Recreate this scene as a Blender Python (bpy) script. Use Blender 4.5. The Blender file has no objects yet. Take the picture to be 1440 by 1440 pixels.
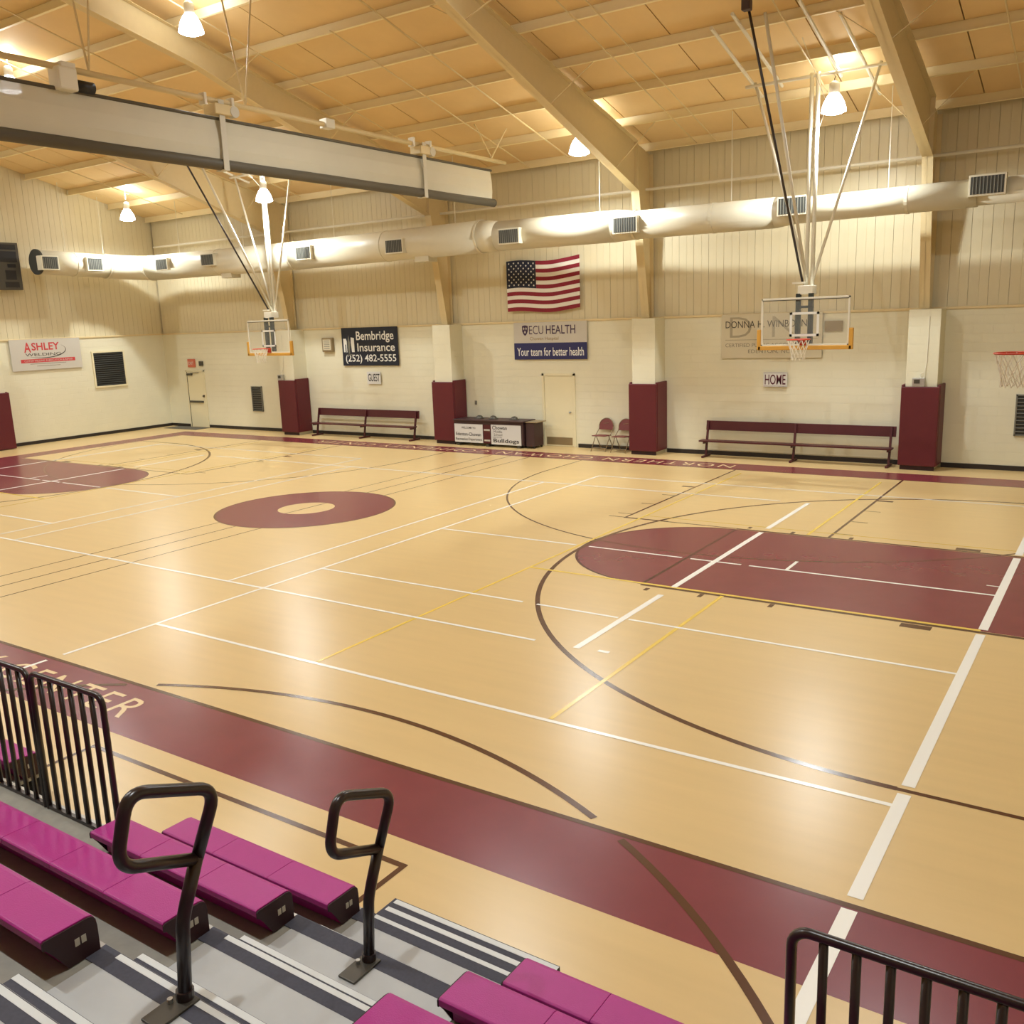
import bpy, bmesh, math, random
from mathutils import Vector, Matrix
random.seed(7)
S = bpy.context.scene
COL = S.collection
PI = math.pi

# ------------------------------------------------------------------ camera
CAM_F, CAM_P, CAM_Y, CAM_R, CAM_H = 1293.68, 0.2080, 0.5968, -0.0368, 3.7035
cy_, sy_ = math.cos(CAM_Y), math.sin(CAM_Y)
fw0, rt0, up0 = Vector((-sy_, cy_, 0)), Vector((cy_, sy_, 0)), Vector((0, 0, 1))
fw = fw0 * math.cos(CAM_P) - up0 * math.sin(CAM_P)
u2 = up0 * math.cos(CAM_P) + fw0 * math.sin(CAM_P)
rt = rt0 * math.cos(CAM_R) + u2 * math.sin(CAM_R)
up = u2 * math.cos(CAM_R) - rt0 * math.sin(CAM_R)
cd = bpy.data.cameras.new('camera')
cam = bpy.data.objects.new('camera', cd)
COL.objects.link(cam)
cd.sensor_fit = 'HORIZONTAL'
cd.sensor_width = 36.0
cd.lens = 36.0 * CAM_F / 1440.0
cd.clip_start = 0.05
cam.matrix_world = Matrix(((rt.x, up.x, -fw.x, 0), (rt.y, up.y, -fw.y, 0), (rt.z, up.z, -fw.z, CAM_H), (0, 0, 0, 1)))
S.camera = cam

# ------------------------------------------------------------------ world, exposure
w = bpy.data.worlds.new('world')
S.world = w
w.use_nodes = True
w.node_tree.nodes['Background'].inputs[0].default_value = (0.9, 0.85, 0.75, 1)
w.node_tree.nodes['Background'].inputs[1].default_value = 0.02
vs = S.view_settings
vs.view_transform = 'Standard'
vs.look = 'None'
vs.exposure = -0.06
vs.gamma = 1.0
vs.use_curve_mapping = False
LAMP_W = 760.0           # watts of one high bay lamp, downwards
LAMP_UP = 46.0           # its light leaking up through the open reflector top
LAMP_COL = (0.93, 1.0, 1.02)

# ------------------------------------------------------------------ materials
def lin(c):
    r = []
    for v in c:
        v = v / 255.0
        r.append(v / 12.92 if v <= 0.04045 else ((v + 0.055) / 1.055) ** 2.4)
    return tuple(r) + (1.0,)

MATS = {}
def mat(name, col, rough=0.6, metal=0.0, noise=0.0, nscale=8.0, bump=0.0, bscale=40.0, emit=0.0, alpha=1.0,
        trans=0.0, spec=0.5, coat=0.0, stretch=None, ecol=None):
    m = bpy.data.materials.new(name)
    m.use_nodes = True
    nt = m.node_tree
    b = nt.nodes['Principled BSDF']
    c = lin(col)
    b.inputs['Base Color'].default_value = c
    b.inputs['Roughness'].default_value = rough
    b.inputs['Metallic'].default_value = metal
    b.inputs['Specular IOR Level'].default_value = spec
    b.inputs['Coat Weight'].default_value = coat
    b.inputs['Coat Roughness'].default_value = 0.12
    b.inputs['Transmission Weight'].default_value = trans
    b.inputs['Alpha'].default_value = alpha
    if emit:
        b.inputs['Emission Color'].default_value = lin(ecol) if ecol else c
        b.inputs['Emission Strength'].default_value = emit
    tc = nt.nodes.new('ShaderNodeTexCoord')
    vec = tc.outputs['Object']
    if stretch:
        mp = nt.nodes.new('ShaderNodeMapping')
        mp.inputs['Scale'].default_value = stretch
        nt.links.new(vec, mp.inputs['Vector'])
        vec = mp.outputs['Vector']
    if noise:
        n = nt.nodes.new('ShaderNodeTexNoise')
        n.inputs['Scale'].default_value = nscale
        n.inputs['Detail'].default_value = 5
        nt.links.new(vec, n.inputs['Vector'])
        mx = nt.nodes.new('ShaderNodeMix')
        mx.data_type = 'RGBA'
        mx.inputs['A'].default_value = tuple(max(0, v * (1 - noise)) for v in c[:3]) + (1,)
        mx.inputs['B'].default_value = tuple(min(1, v * (1 + noise)) for v in c[:3]) + (1,)
        nt.links.new(n.outputs['Fac'], mx.inputs['Factor'])
        nt.links.new(mx.outputs['Result'], b.inputs['Base Color'])
    if bump:
        n2 = nt.nodes.new('ShaderNodeTexNoise')
        n2.inputs['Scale'].default_value = bscale
        nt.links.new(vec, n2.inputs['Vector'])
        bp = nt.nodes.new('ShaderNodeBump')
        bp.inputs['Strength'].default_value = bump
        bp.inputs['Distance'].default_value = 0.01
        nt.links.new(n2.outputs['Fac'], bp.inputs['Height'])
        nt.links.new(bp.outputs['Normal'], b.inputs['Normal'])
    MATS[name] = m
    return m

mat('floor', (220, 190, 134), rough=0.29, noise=0.07, nscale=1.2, spec=0.42, stretch=(0.6, 6.0, 1))
mat('paint_maroon', (126, 52, 60), rough=0.26, noise=0.12, nscale=3)
mat('paint_brown', (92, 58, 36), rough=0.22)
mat('paint_lane', (84, 34, 36), rough=0.22)
mat('paint_white', (250, 248, 240), rough=0.25)
mat('paint_yellow', (238, 204, 92), rough=0.25)
mat('paint_gold', (234, 206, 158), rough=0.25)
mat('block', (225, 219, 192), rough=0.55, noise=0.04, nscale=2.0)
mat('panel', (214, 202, 168), rough=0.45, noise=0.05, nscale=1.5)
mat('steel_cream', (220, 200, 154), rough=0.5, noise=0.04)
mat('roof', (232, 202, 148), rough=0.7, noise=0.06, nscale=2.0)
mat('purlin', (244, 228, 184), rough=0.5)
mat('roof_seam', (120, 84, 48), rough=0.8)
mat('white_steel', (228, 222, 204), rough=0.4)
mat('duct', (212, 204, 180), rough=0.4, noise=0.03)
mat('grille_dark', (58, 58, 52), rough=0.6)
mat('grille_grey', (118, 116, 104), rough=0.5)
mat('black', (26, 24, 24), rough=0.5)
mat('post_dark', (34, 40, 34), rough=0.5)
mat('rail', (40, 26, 24), rough=0.3, spec=0.6)
mat('baseboard', (38, 30, 26), rough=0.5)
mat('pad', (92, 22, 32), rough=0.45, noise=0.06, bump=0.1, bscale=60)
mat('bench', (78, 24, 30), rough=0.4, noise=0.08)
mat('seat', (172, 34, 130), rough=0.42, noise=0.06, nscale=20, bump=0.15, bscale=150)
mat('seat_end', (44, 10, 18), rough=0.5)
mat('deck', (150, 146, 134), rough=0.6, noise=0.18, nscale=14)
mat('tread', (186, 187, 186), rough=0.55, noise=0.06, nscale=9)
mat('grip', (66, 66, 78), rough=0.75, noise=0.3, nscale=60)
mat('stripe', (218, 220, 218), rough=0.5)
mat('alu', (190, 190, 186), rough=0.35, metal=0.7)
mat('door', (228, 218, 182), rough=0.45)
mat('kick', (150, 132, 100), rough=0.4, metal=0.4)
mat('gunmetal', (84, 80, 72), rough=0.4, metal=0.5)
mat('red_sign', (206, 110, 84), rough=0.5)
mat('banner_grey', (198, 192, 180), rough=0.5)
mat('banner_white', (214, 212, 206), rough=0.5)
mat('banner_tan', (208, 198, 170), rough=0.5)
mat('navy', (22, 30, 48), rough=0.45)
mat('royal', (38, 40, 92), rough=0.45)
mat('ink', (30, 26, 30), rough=0.5)
mat('ink_purple', (58, 34, 70), rough=0.5)
mat('ink_grey', (128, 120, 104), rough=0.5)
mat('ink_pale', (168, 158, 134), rough=0.5)
mat('ink_dark', (70, 64, 56), rough=0.5)
mat('ink_red', (196, 58, 62), rough=0.5)
mat('ink_white', (236, 236, 230), rough=0.5)
mat('ink_maroon', (84, 18, 40), rough=0.5)
mat('ink_gold', (150, 124, 66), rough=0.5)
mat('flag_red', (134, 26, 46), rough=0.75)
mat('flag_white', (226, 220, 208), rough=0.75)
mat('flag_blue', (22, 28, 48), rough=0.75)
mat('rim', (198, 66, 40), rough=0.4)
mat('net', (226, 218, 198), rough=0.7)
mat('pad_gold', (214, 160, 66), rough=0.5)
mat('glass', (236, 244, 240), rough=0.03, alpha=0.07)
mat('curtain', (214, 208, 188), rough=0.6, alpha=0.9, noise=0.06, nscale=1.5)
mat('curtain_bar', (92, 86, 72), rough=0.6)
mat('strap', (206, 200, 184), rough=0.6)
mat('reflector', (226, 230, 234), rough=0.25, metal=0.3, emit=18.0)
mat('lens', (255, 255, 255), rough=0.3, emit=40.0, ecol=(250, 252, 255))
mat('chair_metal', (140, 122, 92), rough=0.4, metal=0.3)
mat('chair_seat', (120, 58, 56), rough=0.5)
mat('table', (64, 42, 42), rough=0.5)
mat('mat_grey', (92, 88, 78), rough=0.9)
mat('plate', (190, 184, 170), rough=0.5)

def brick_bump(m, sx, sy):
    nt = m.node_tree
    b = nt.nodes['Principled BSDF']
    tc = nt.nodes.new('ShaderNodeTexCoord')
    sp = nt.nodes.new('ShaderNodeSeparateXYZ')
    ad = nt.nodes.new('ShaderNodeMath'); ad.operation = 'ADD'
    cb = nt.nodes.new('ShaderNodeCombineXYZ')
    br = nt.nodes.new('ShaderNodeTexBrick')
    br.inputs['Scale'].default_value = 1.0
    br.inputs['Mortar Size'].default_value = 0.006
    br.inputs['Brick Width'].default_value = sx
    br.inputs['Row Height'].default_value = sy
    nt.links.new(tc.outputs['Object'], sp.inputs[0])
    nt.links.new(sp.outputs['X'], ad.inputs[0])
    nt.links.new(sp.outputs['Y'], ad.inputs[1])
    nt.links.new(ad.outputs[0], cb.inputs['X'])
    nt.links.new(sp.outputs['Z'], cb.inputs['Y'])
    nt.links.new(cb.outputs[0], br.inputs['Vector'])
    bp = nt.nodes.new('ShaderNodeBump')
    bp.inputs['Strength'].default_value = 0.5
    bp.inputs['Distance'].default_value = 0.006
    bp.invert = True
    nt.links.new(br.outputs['Fac'], bp.inputs['Height'])
    nt.links.new(bp.outputs['Normal'], b.inputs['Normal'])
brick_bump(MATS['block'], 0.4, 0.2)

# ------------------------------------------------------------------ mesh helpers
class MB:
    def __init__(self):
        self.v, self.f = [], []
    def quad(self, a, b, c, d):
        n = len(self.v)
        self.v += [Vector(a), Vector(b), Vector(c), Vector(d)]
        self.f.append((n, n + 1, n + 2, n + 3))
        return self
    def poly(self, pts):
        n = len(self.v)
        self.v += [Vector(p) for p in pts]
        self.f.append(tuple(range(n, n + len(pts))))
        return self
    def box(self, x0, x1, y0, y1, z0, z1):
        n = len(self.v)
        for z in (z0, z1):
            self.v += [Vector((x0, y0, z)), Vector((x1, y0, z)), Vector((x1, y1, z)), Vector((x0, y1, z))]
        self.f += [tuple(n + i for i in q) for q in ((3, 2, 1, 0), (4, 5, 6, 7), (0, 1, 5, 4), (1, 2, 6, 5), (2, 3, 7, 6), (3, 0, 4, 7))]
        return self
    def bar(self, a, b, w, h=None, upv=(0, 0, 1)):
        h = h or w
        a, b = Vector(a), Vector(b)
        d = (b - a).normalized()
        upv = Vector(upv)
        if abs(d.dot(upv)) > 0.98:
            upv = Vector((0, 1, 0))
        s = d.cross(upv).normalized() * (w / 2)
        t = s.cross(d).normalized() * (h / 2)
        n = len(self.v)
        for p in (a, b):
            self.v += [p - s - t, p + s - t, p + s + t, p - s + t]
        self.f += [tuple(n + i for i in q) for q in ((3, 2, 1, 0), (4, 5, 6, 7), (0, 1, 5, 4), (1, 2, 6, 5), (2, 3, 7, 6), (3, 0, 4, 7))]
        return self
    def tube(self, pts, r, n=8, closed=False):
        pts = [Vector(p) for p in pts]
        m = len(pts)
        base = len(self.v)
        rs = r if isinstance(r, (list, tuple)) else [r] * m
        prev = None
        for i, p in enumerate(pts):
            if closed:
                d = pts[(i + 1) % m] - pts[i - 1]
            else:
                d = pts[min(i + 1, m - 1)] - pts[max(i - 1, 0)]
            d.normalize()
            if prev is None:
                ref = Vector((0, 0, 1)) if abs(d.z) < 0.9 else Vector((1, 0, 0))
                s = d.cross(ref).normalized()
            else:
                s = (prev - d * prev.dot(d)).normalized()
            prev = s
            t = d.cross(s)
            for k in range(n):
                a = 2 * PI * k / n
                self.v.append(p + (s * math.cos(a) + t * math.sin(a)) * rs[i])
        segs = m if closed else m - 1
        for i in range(segs):
            for k in range(n):
                a = base + i * n + k
                b = base + i * n + (k + 1) % n
                j = ((i + 1) % m)
                c = base + j * n + (k + 1) % n
                d2 = base + j * n + k
                self.f.append((a, b, c, d2))
        if not closed:
            self.f.append(tuple(base + k for k in range(n))[::-1])
            self.f.append(tuple(base + (m - 1) * n + k for k in range(n)))
        return self
    def prism(self, poly, a0, a1, axis='x'):
        # poly: 2D points; axis x -> (y,z), axis y -> (x,z), axis z -> (x,y)
        n = len(self.v)
        k = len(poly)
        for a in (a0, a1):
            for p in poly:
                self.v.append(Vector({'x': (a, p[0], p[1]), 'y': (p[0], a, p[1]), 'z': (p[0], p[1], a)}[axis]))
        self.f.append(tuple(n + i for i in range(k))[::-1])
        self.f.append(tuple(n + k + i for i in range(k)))
        for i in range(k):
            j = (i + 1) % k
            self.f.append((n + i, n + j, n + k + j, n + k + i))
        return self
    def lathe(self, prof, c, n=20):
        base = len(self.v)
        c = Vector(c)
        for r, z in prof:
            for k in range(n):
                a = 2 * PI * k / n
                self.v.append(c + Vector((r * math.cos(a), r * math.sin(a), z)))
        for i in range(len(prof) - 1):
            for k in range(n):
                self.f.append((base + i * n + k, base + i * n + (k + 1) % n, base + (i + 1) * n + (k + 1) % n, base + (i + 1) * n + k))
        return self
    def xf(self, M):
        self.v = [M @ p for p in self.v]
        return self

def wloc(o):
    p = Vector((0, 0, 0))
    while o:
        p += o.location
        o = o.parent
    return p

def setp(o, label=None, cat=None, group=None, kind=None):
    if label: o['label'] = label
    if cat: o['category'] = cat
    if group: o['group'] = group
    if kind: o['kind'] = kind
    return o

def build(name, mb, m, parent=None, smooth=False, bevel=0.0, recalc=True, **tags):
    xs = [p.x for p in mb.v]; ys = [p.y for p in mb.v]; zs = [p.z for p in mb.v]
    org = Vector(((min(xs) + max(xs)) / 2, (min(ys) + max(ys)) / 2, min(zs)))
    me = bpy.data.meshes.new(name)
    me.from_pydata([tuple(p - org) for p in mb.v], [], mb.f)
    if recalc:
        bm = bmesh.new()
        bm.from_mesh(me)
        bmesh.ops.recalc_face_normals(bm, faces=bm.faces)
        bm.to_mesh(me)
        bm.free()
    if smooth:
        for p in me.polygons:
            p.use_smooth = True
    me.materials.append(MATS[m])
    o = bpy.data.objects.new(name, me)
    COL.objects.link(o)
    if parent:
        o.parent = parent
        o.location = org - wloc(parent)
    else:
        o.location = org
    if bevel:
        bv = o.modifiers.new('bevel', 'BEVEL')
        bv.width = bevel
        bv.segments = 2
        bv.limit_method = 'ANGLE'
    return setp(o, **tags)

def empty(name, loc, label=None, cat=None, group=None, kind=None):
    o = bpy.data.objects.new(name, None)
    COL.objects.link(o)
    o.location = loc
    o.empty_display_size = 0.2
    return setp(o, label, cat, group, kind)

def link_copy(o, parent, loc=None):
    c = o.copy()
    COL.objects.link(c)
    c.parent = parent
    if loc is not None:
        c.location = loc
    return c

def copy_tree(root, loc, label=None):
    r = root.copy()
    COL.objects.link(r)
    r.location = loc
    if label: r['label'] = label
    def rec(a, b):
        for ch in list(a.children):
            c = ch.copy()
            COL.objects.link(c)
            c.parent = b
            rec(ch, c)
    rec(root, r)
    return r

def text_mb(body, width=None, height=None, off=0.0, spacing=1.0, depth=0.0):
    cu = bpy.data.curves.new('t', 'FONT')
    cu.body = body
    cu.size = 1.0
    cu.offset = off
    cu.space_character = spacing
    cu.resolution_u = 3
    cu.extrude = depth
    ob = bpy.data.objects.new('t', cu)
    COL.objects.link(ob)
    dg = bpy.context.evaluated_depsgraph_get()
    me = bpy.data.meshes.new_from_object(ob.evaluated_get(dg))
    mb = MB()
    mb.v = [v.co.copy() for v in me.vertices]
    mb.f = [tuple(p.vertices) for p in me.polygons]
    bpy.data.objects.remove(ob)
    bpy.data.curves.remove(cu)
    bpy.data.meshes.remove(me)
    xs = [p.x for p in mb.v]; ys = [p.y for p in mb.v]
    x0, x1, y0, y1 = min(xs), max(xs), min(ys), max(ys)
    sx = width / (x1 - x0) if width else None
    sy = height / (y1 - y0) if height else None
    sx = sx or sy
    sy = sy or sx
    mb.v = [Vector(((p.x - (x0 + x1) / 2) * sx, (p.y - (y0 + y1) / 2) * sy, p.z)) for p in mb.v]
    return mb

def on_far(mb, x, z, y=22.70):          # text/decal facing the court from the far wall (reads +X)
    mb.v = [Vector((x + p.x, y - p.z, z + p.y)) for p in mb.v]
    return mb
def on_left(mb, y, z, x=-31.54):        # facing +X from the left wall (reads +Y)
    mb.v = [Vector((x + p.z, y + p.x, z + p.y)) for p in mb.v]
    return mb
def rect2(x0, x1, y0, y1):
    return MB().quad((x0, y0, 0), (x1, y0, 0), (x1, y1, 0), (x0, y1, 0))

# ------------------------------------------------------------------ dimensions
YF, XL, XR, YN = 22.76, -31.60, 3.62, -6.8
EAVE, SL, YR = 7.85, 0.25, 8.0
def zroof(y):
    return EAVE + SL * (YF - y) if y >= YR else EAVE + SL * (YF - YR) - SL * (YR - y)
BLK = 3.57
CX, CY = -14.02, 13.07

# ------------------------------------------------------------------ floor
floor = build('floor', MB().box(XL - .3, XR + .3, YN - .3, YF + .3, -0.15, 0.0), 'floor', kind='structure')

NPAINT = [0]
def paint(name, mb, m):
    NPAINT[0] += 1
    for p in mb.v:
        p.z += NPAINT[0] * 6e-6
    return build(name, mb, m, floor, recalc=False)
def flat(x0, x1, y0, y1, z):
    return MB().quad((x0, y0, z), (x1, y0, z), (x1, y1, z), (x0, y1, z))
def arc_strip(cx, cy, r0, r1, a0, a1, z, n=64, clip=None):
    mb = MB()
    for i in range(n):
        t0, t1 = a0 + (a1 - a0) * i / n, a0 + (a1 - a0) * (i + 1) / n
        if clip and not (clip(cx + r0 * math.cos(t0), cy + r0 * math.sin(t0)) and clip(cx + r0 * math.cos(t1), cy + r0 * math.sin(t1))):
            continue
        P = lambda r, t: (cx + r * math.cos(t), cy + r * math.sin(t), z)
        mb.quad(P(r0, t0), P(r1, t0), P(r1, t1), P(r0, t1))
    return mb
Z0, Z1, Z2, Z3 = 0.0002, 0.0010, 0.0018, 0.0022
def xline(y, x0, x1, w, m, z, gaps=(), name='court_line'):
    cuts = sorted((g - h, g + h) for g, h in gaps if x0 < g < x1)
    mb, s = MB(), x0
    for a, b in cuts:
        if a > s:
            q = flat(s, a, y - w / 2, y + w / 2, z); n = len(mb.v); mb.v += q.v; mb.f += [tuple(i + n for i in f) for f in q.f]
        s = max(s, b)
    if s < x1:
        q = flat(s, x1, y - w / 2, y + w / 2, z); n = len(mb.v); mb.v += q.v; mb.f += [tuple(i + n for i in f) for f in q.f]
    return paint(name, mb, m)
def yline(x, y0, y1, w, m, z, gaps=(), name='court_line'):
    cuts = sorted((g - h, g + h) for g, h in gaps if y0 < g < y1)
    mb, s = MB(), y0
    for a, b in cuts:
        if a > s:
            q = flat(x - w / 2, x + w / 2, s, a, z); n = len(mb.v); mb.v += q.v; mb.f += [tuple(i + n for i in f) for f in q.f]
        s = max(s, b)
    if s < y1:
        q = flat(x - w / 2, x + w / 2, s, y1, z); n = len(mb.v); mb.v += q.v; mb.f += [tuple(i + n for i in f) for f in q.f]
    return paint(name, mb, m)

YS0, YS1, XB0, XB1 = 5.43, 20.70, -28.35, 0.31
# border band round the court
paint('border_band', flat(XB0 - .87, XB1 + .87, YS0 - .88, YS0, Z0), 'paint_maroon')
paint('border_band', flat(XB0 - .87, XB1 + .87, YS1, YS1 + .87, Z0), 'paint_maroon')
paint('border_band', flat(XB0 - .87, XB0, YS0, YS1, Z0), 'paint_maroon')
paint('border_band', flat(XB1, XB1 + .87, YS0, YS1, Z0), 'paint_maroon')
xline(YS0 - .025, XB0, XB1, .05, 'paint_brown', Z1)
xline(YS1 + .02, XB0, XB1, .04, 'paint_brown', Z1)
# centre circle ring
paint('center_circle', arc_strip(CX, CY, .58, 1.83, 0, 2 * PI, Z0, 96), 'paint_maroon')
paint('center_circle_edge', arc_strip(CX, CY, 1.80, 1.84, 0, 2 * PI, Z1, 96), 'paint_brown')
R2 = math.sqrt(1.83 ** 2 - .6 ** 2)
for dx in (-.6, .6):
    yline(CX + dx, YS0, YS1, .028, 'paint_brown', Z1, gaps=[(CY, R2)])
yline(CX, YS0, YS1, .03, 'paint_brown', Z1, gaps=[(CY - 1.205, .625), (CY + 1.205, .625)])
# lanes, three point lines of the main court and of the two cross courts
KO = 8.54
for s in (1, -1):
    kx, bx, base = CX + s * KO, CX + s * (KO + 4.21), CX + s * 14.33
    mb = flat(min(kx, base + s * .87), max(kx, base + s * .87), CY - 1.83, CY + 1.83, Z0)
    paint('lane', mb, 'paint_maroon')
    a0 = PI / 2 if s > 0 else -PI / 2
    paint('lane_circle', arc_strip(kx, CY, 0.0, 1.83, a0, a0 + PI, Z0, 48), 'paint_maroon')
    paint('lane_circle_edge', arc_strip(kx, CY, 1.81, 1.85, a0, a0 + PI, Z1, 48), 'paint_lane')
    for t in (-1, 1):
        xline(CY + t * 1.875, min(kx, base), max(kx, base), .07, 'paint_brown', Z1)
    yline(kx, CY - 1.83, CY + 1.83, .05, 'paint_lane', Z1)
    for d in (.94, 1.9, 2.85):
        for t in (-1, 1):
            x = kx + s * d * .99 + (0 if d < 2.8 else 0)
            paint('lane_mark', flat(x - .03, x + .03, CY + t * 1.99 - .07, CY + t * 1.99 + .07, Z1), 'paint_brown') if d < 2.8 else None
    for t in (-1, 1):
        x = kx + s * 3.6
        paint('lane_block', flat(x - .17, x + .17, CY + t * 2.0 - .07, CY + t * 2.0 + .07, Z1), 'paint_brown')
        x = kx + s * .17
        paint('lane_mark', flat(x - .03, x + .03, CY + t * 2.05 - .06, CY + t * 2.05 + .06, Z1), 'paint_brown')
    a0 = PI / 2 if s > 0 else -PI / 2
    paint('three_point_arc', arc_strip(bx, CY, 5.97, 6.035, a0, a0 + PI, Z1, 96), 'paint_brown')
    for t in (-1, 1):
        xline(CY + t * 6.005, min(bx, base), max(bx, base), .05, 'paint_brown', Z1)
    # cross court
    qx = CX + s * 8.23
    paint('three_point_arc', arc_strip(qx, 19.07, 6.0, 6.04, PI, 2 * PI, Z1, 96), 'paint_brown')
    for t in (-1, 1):
        yline(qx + t * 6.02, 19.07, YS1, .04, 'paint_brown', Z1)
        yline(qx + t * 1.855, 14.95, YS1, .045, 'paint_brown', Z1)
        yline(qx + t * 1.855, -1.2, 4.31, .045, 'paint_brown', Z1)
        for yy, ww in ((18.3, .11), (17.27, .03), (16.3, .03), (15.3, .03)):
            xx = qx + t * 2.02
            paint('lane_mark', flat(xx - .14, xx + .14, yy - ww / 2, yy + ww / 2, Z1), 'paint_brown')
    xline(15.0, qx - 2.2, qx - 1.0, .035, 'paint_brown', Z1)
    xline(14.97, qx - 1.855, qx + 1.855, .04, 'paint_brown', Z1)
    xline(4.29, qx - 1.875, qx + 1.875, .05, 'paint_brown', Z1)
    paint('three_point_arc', arc_strip(qx + s * .04, .1, 5.99, 6.05, 0, PI, Z2, 110, clip=lambda x, y: not (5.36 < y < 5.47)), 'paint_brown')
    # yellow court
    X = lambda d: CX + s * d
    yline(X(6.66), 6.83, 20.3, .045, 'paint_yellow', Z2)
    yline(X(9.73), 6.83, CY - 1.88, .05, 'paint_yellow', Z2)
    yline(X(9.73), CY + 1.95, 20.3, .05, 'paint_yellow', Z2)
    xline(CY - 1.81, min(X(6.66), X(12.8)), max(X(6.66), X(12.8)), .06, 'paint_yellow', Z2)
    xline(CY + 2.2, min(X(6.66), X(12.8)), max(X(6.66), X(12.8)), .03, 'paint_yellow', Z2)
    # cross volleyball court, white
    W = 'paint_white'
    g_arc = [(YS0, .07), (7.07, .07), (CY - 1.86, .09), (CY + 1.86, .09)]
    yline(X(12.82), 3.7, 18.8, .10, W, Z3, gaps=g_arc)
    yline(X(3.78), 5.0, 18.8, .05, W, Z3, gaps=[(YS0, .1)])
    for yy, gaps in ((6.79, ()), (9.76, ((X(7.62), .11), (X(9.0), .07))), (12.77, ((X(6.72), .12), (X(8.54), .07), (X(9.47), .06))), (18.78, ())):
        xline(yy, min(X(3.78), X(12.82)), max(X(3.78), X(12.82)), .05, W, Z3, gaps=gaps)
    yline(X(10.08), 12.77, 13.3, .05, W, Z3)
    xline(13.2, min(X(12.62), X(12.82)), max(X(12.62), X(12.82)), .03, W, Z3)
    xline(8.63, X(9.33) - .07, X(9.33) + .07, .06, W, Z3)
# main volleyball court, white
for yy in (8.58, 17.56):
    xline(yy, CX - 9, CX + 9, .05, 'paint_white', Z3, gaps=((CX + 8.73, .28), (CX - 8.73, .28)))
for d in (-9, 9):
    yline(CX + d, 8.58, 17.56, .085, 'paint_white', Z3, gaps=((CY - 2.0, .2), (CY + 1.95, .15)))
for d in (-3, 3):
    yline(CX + d, 8.58, 17.56, .05, 'paint_white', Z3)
# lettering on the bands
words = 'NORTHERN CHOWAN COMMUNITY CENTER'
t = text_mb(words, width=14.0, height=.40, spacing=1.25)
t.v = [Vector((-15.0 + p.x, 4.97 + p.y, Z2)) for p in t.v]
paint('lettering', t, 'paint_gold')
t = text_mb(words, width=14.0, height=.40, spacing=1.25)
t.v = [Vector((-14.85 - p.x, 21.13 - p.y, Z2)) for p in t.v]
paint('lettering', t, 'paint_gold')

# ------------------------------------------------------------------ walls
COLX = [-24.15, -17.38, -10.72, -3.93, 2.85]          # pilasters on the far wall
wall_far = build('wall_far', MB().box(XL, XR, YF, YF + .3, 0, BLK), 'block', kind='structure')
build('backing', MB().box(XL, XR, YF + .06, YF + .3, BLK, EAVE + .1), 'panel', wall_far)
build('sill', MB().box(XL, XR, YF - .035, YF + .06, BLK - .03, BLK + .025), 'steel_cream', wall_far, bevel=.006)
def panel_mb(x0, wd, z0, z1, y):
    # vertical sheet with one raised rib
    mb = MB()
    mb.prism([(x0 + .004, y + .03), (x0 + .004, y), (x0 + wd * .47, y), (x0 + wd * .475, y - .006), (x0 + wd * .525, y - .006), (x0 + wd * .53, y), (x0 + wd - .004, y), (x0 + wd - .004, y + .03)], z0, z1, 'z')
    return mb
PW = 0.40
npan = int((XR - XL) / PW)
p0 = build('wall_panel', panel_mb(XL, PW, BLK + .02, EAVE + .05, YF + .03), 'panel', wall_far)
for i in range(1, npan + 1):
    link_copy(p0, wall_far, p0.location + Vector((i * PW, 0, 0)))
for x in COLX:
    build('pilaster', MB().box(x - .33, x + .33, 22.15, YF + .05, 0, BLK - .01), 'block', wall_far, bevel=.01)
# left gable wall
wall_left = build('wall_left', MB().box(XL - .3, XL, YN, YF + .3, 0, BLK), 'block', kind='structure')
mbk = MB().prism([(YN, BLK), (YF + .3, BLK), (YF + .3, EAVE), (YR, zroof(YR)), (YN, zroof(YN))], XL - .3, XL - .06, 'x')
build('backing', mbk, 'panel', wall_left)
build('sill', MB().box(XL - .06, XL + .035, YN, YF - .04, BLK - .03, BLK + .025), 'steel_cream', wall_left, bevel=.006)
y = YF
while y - PW > 3.0:
    yb = y - PW
    mb = panel_mb(0, PW, 0, 1, 0)
    zt0, zt1 = zroof(yb) + .02, zroof(y) + .02
    vv = []
    for p in mb.v:
        yy = yb + p.x
        vv.append(Vector((XL - .03 - p.y, yy, BLK + .02 if p.z < .5 else zt0 + (zt1 - zt0) * (p.x / PW))))
    mb.v = vv
    build('wall_panel', mb, 'panel', wall_left)
    y = yb
build('pilaster', MB().box(XL - .05, XL + .55, 15.45, 16.1, 0, BLK - .01), 'block', wall_left, bevel=.01)
build('end_column', MB().box(XL - .02, XL + .25, 15.65, 15.9, BLK - .01, zroof(15.9) - .2), 'steel_cream', wall_left)
wall_right = build('wall_right', MB().prism([(YN, 0), (YF + .3, 0), (YF + .3, EAVE), (YR, zroof(YR)), (YN, zroof(YN))], XR, XR + .3, 'x'), 'block', kind='structure')
wall_near = build('wall_near', MB().box(XL, XR, YN - .3, YN, 0, zroof(YN) + .05), 'block', kind='structure')
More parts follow.
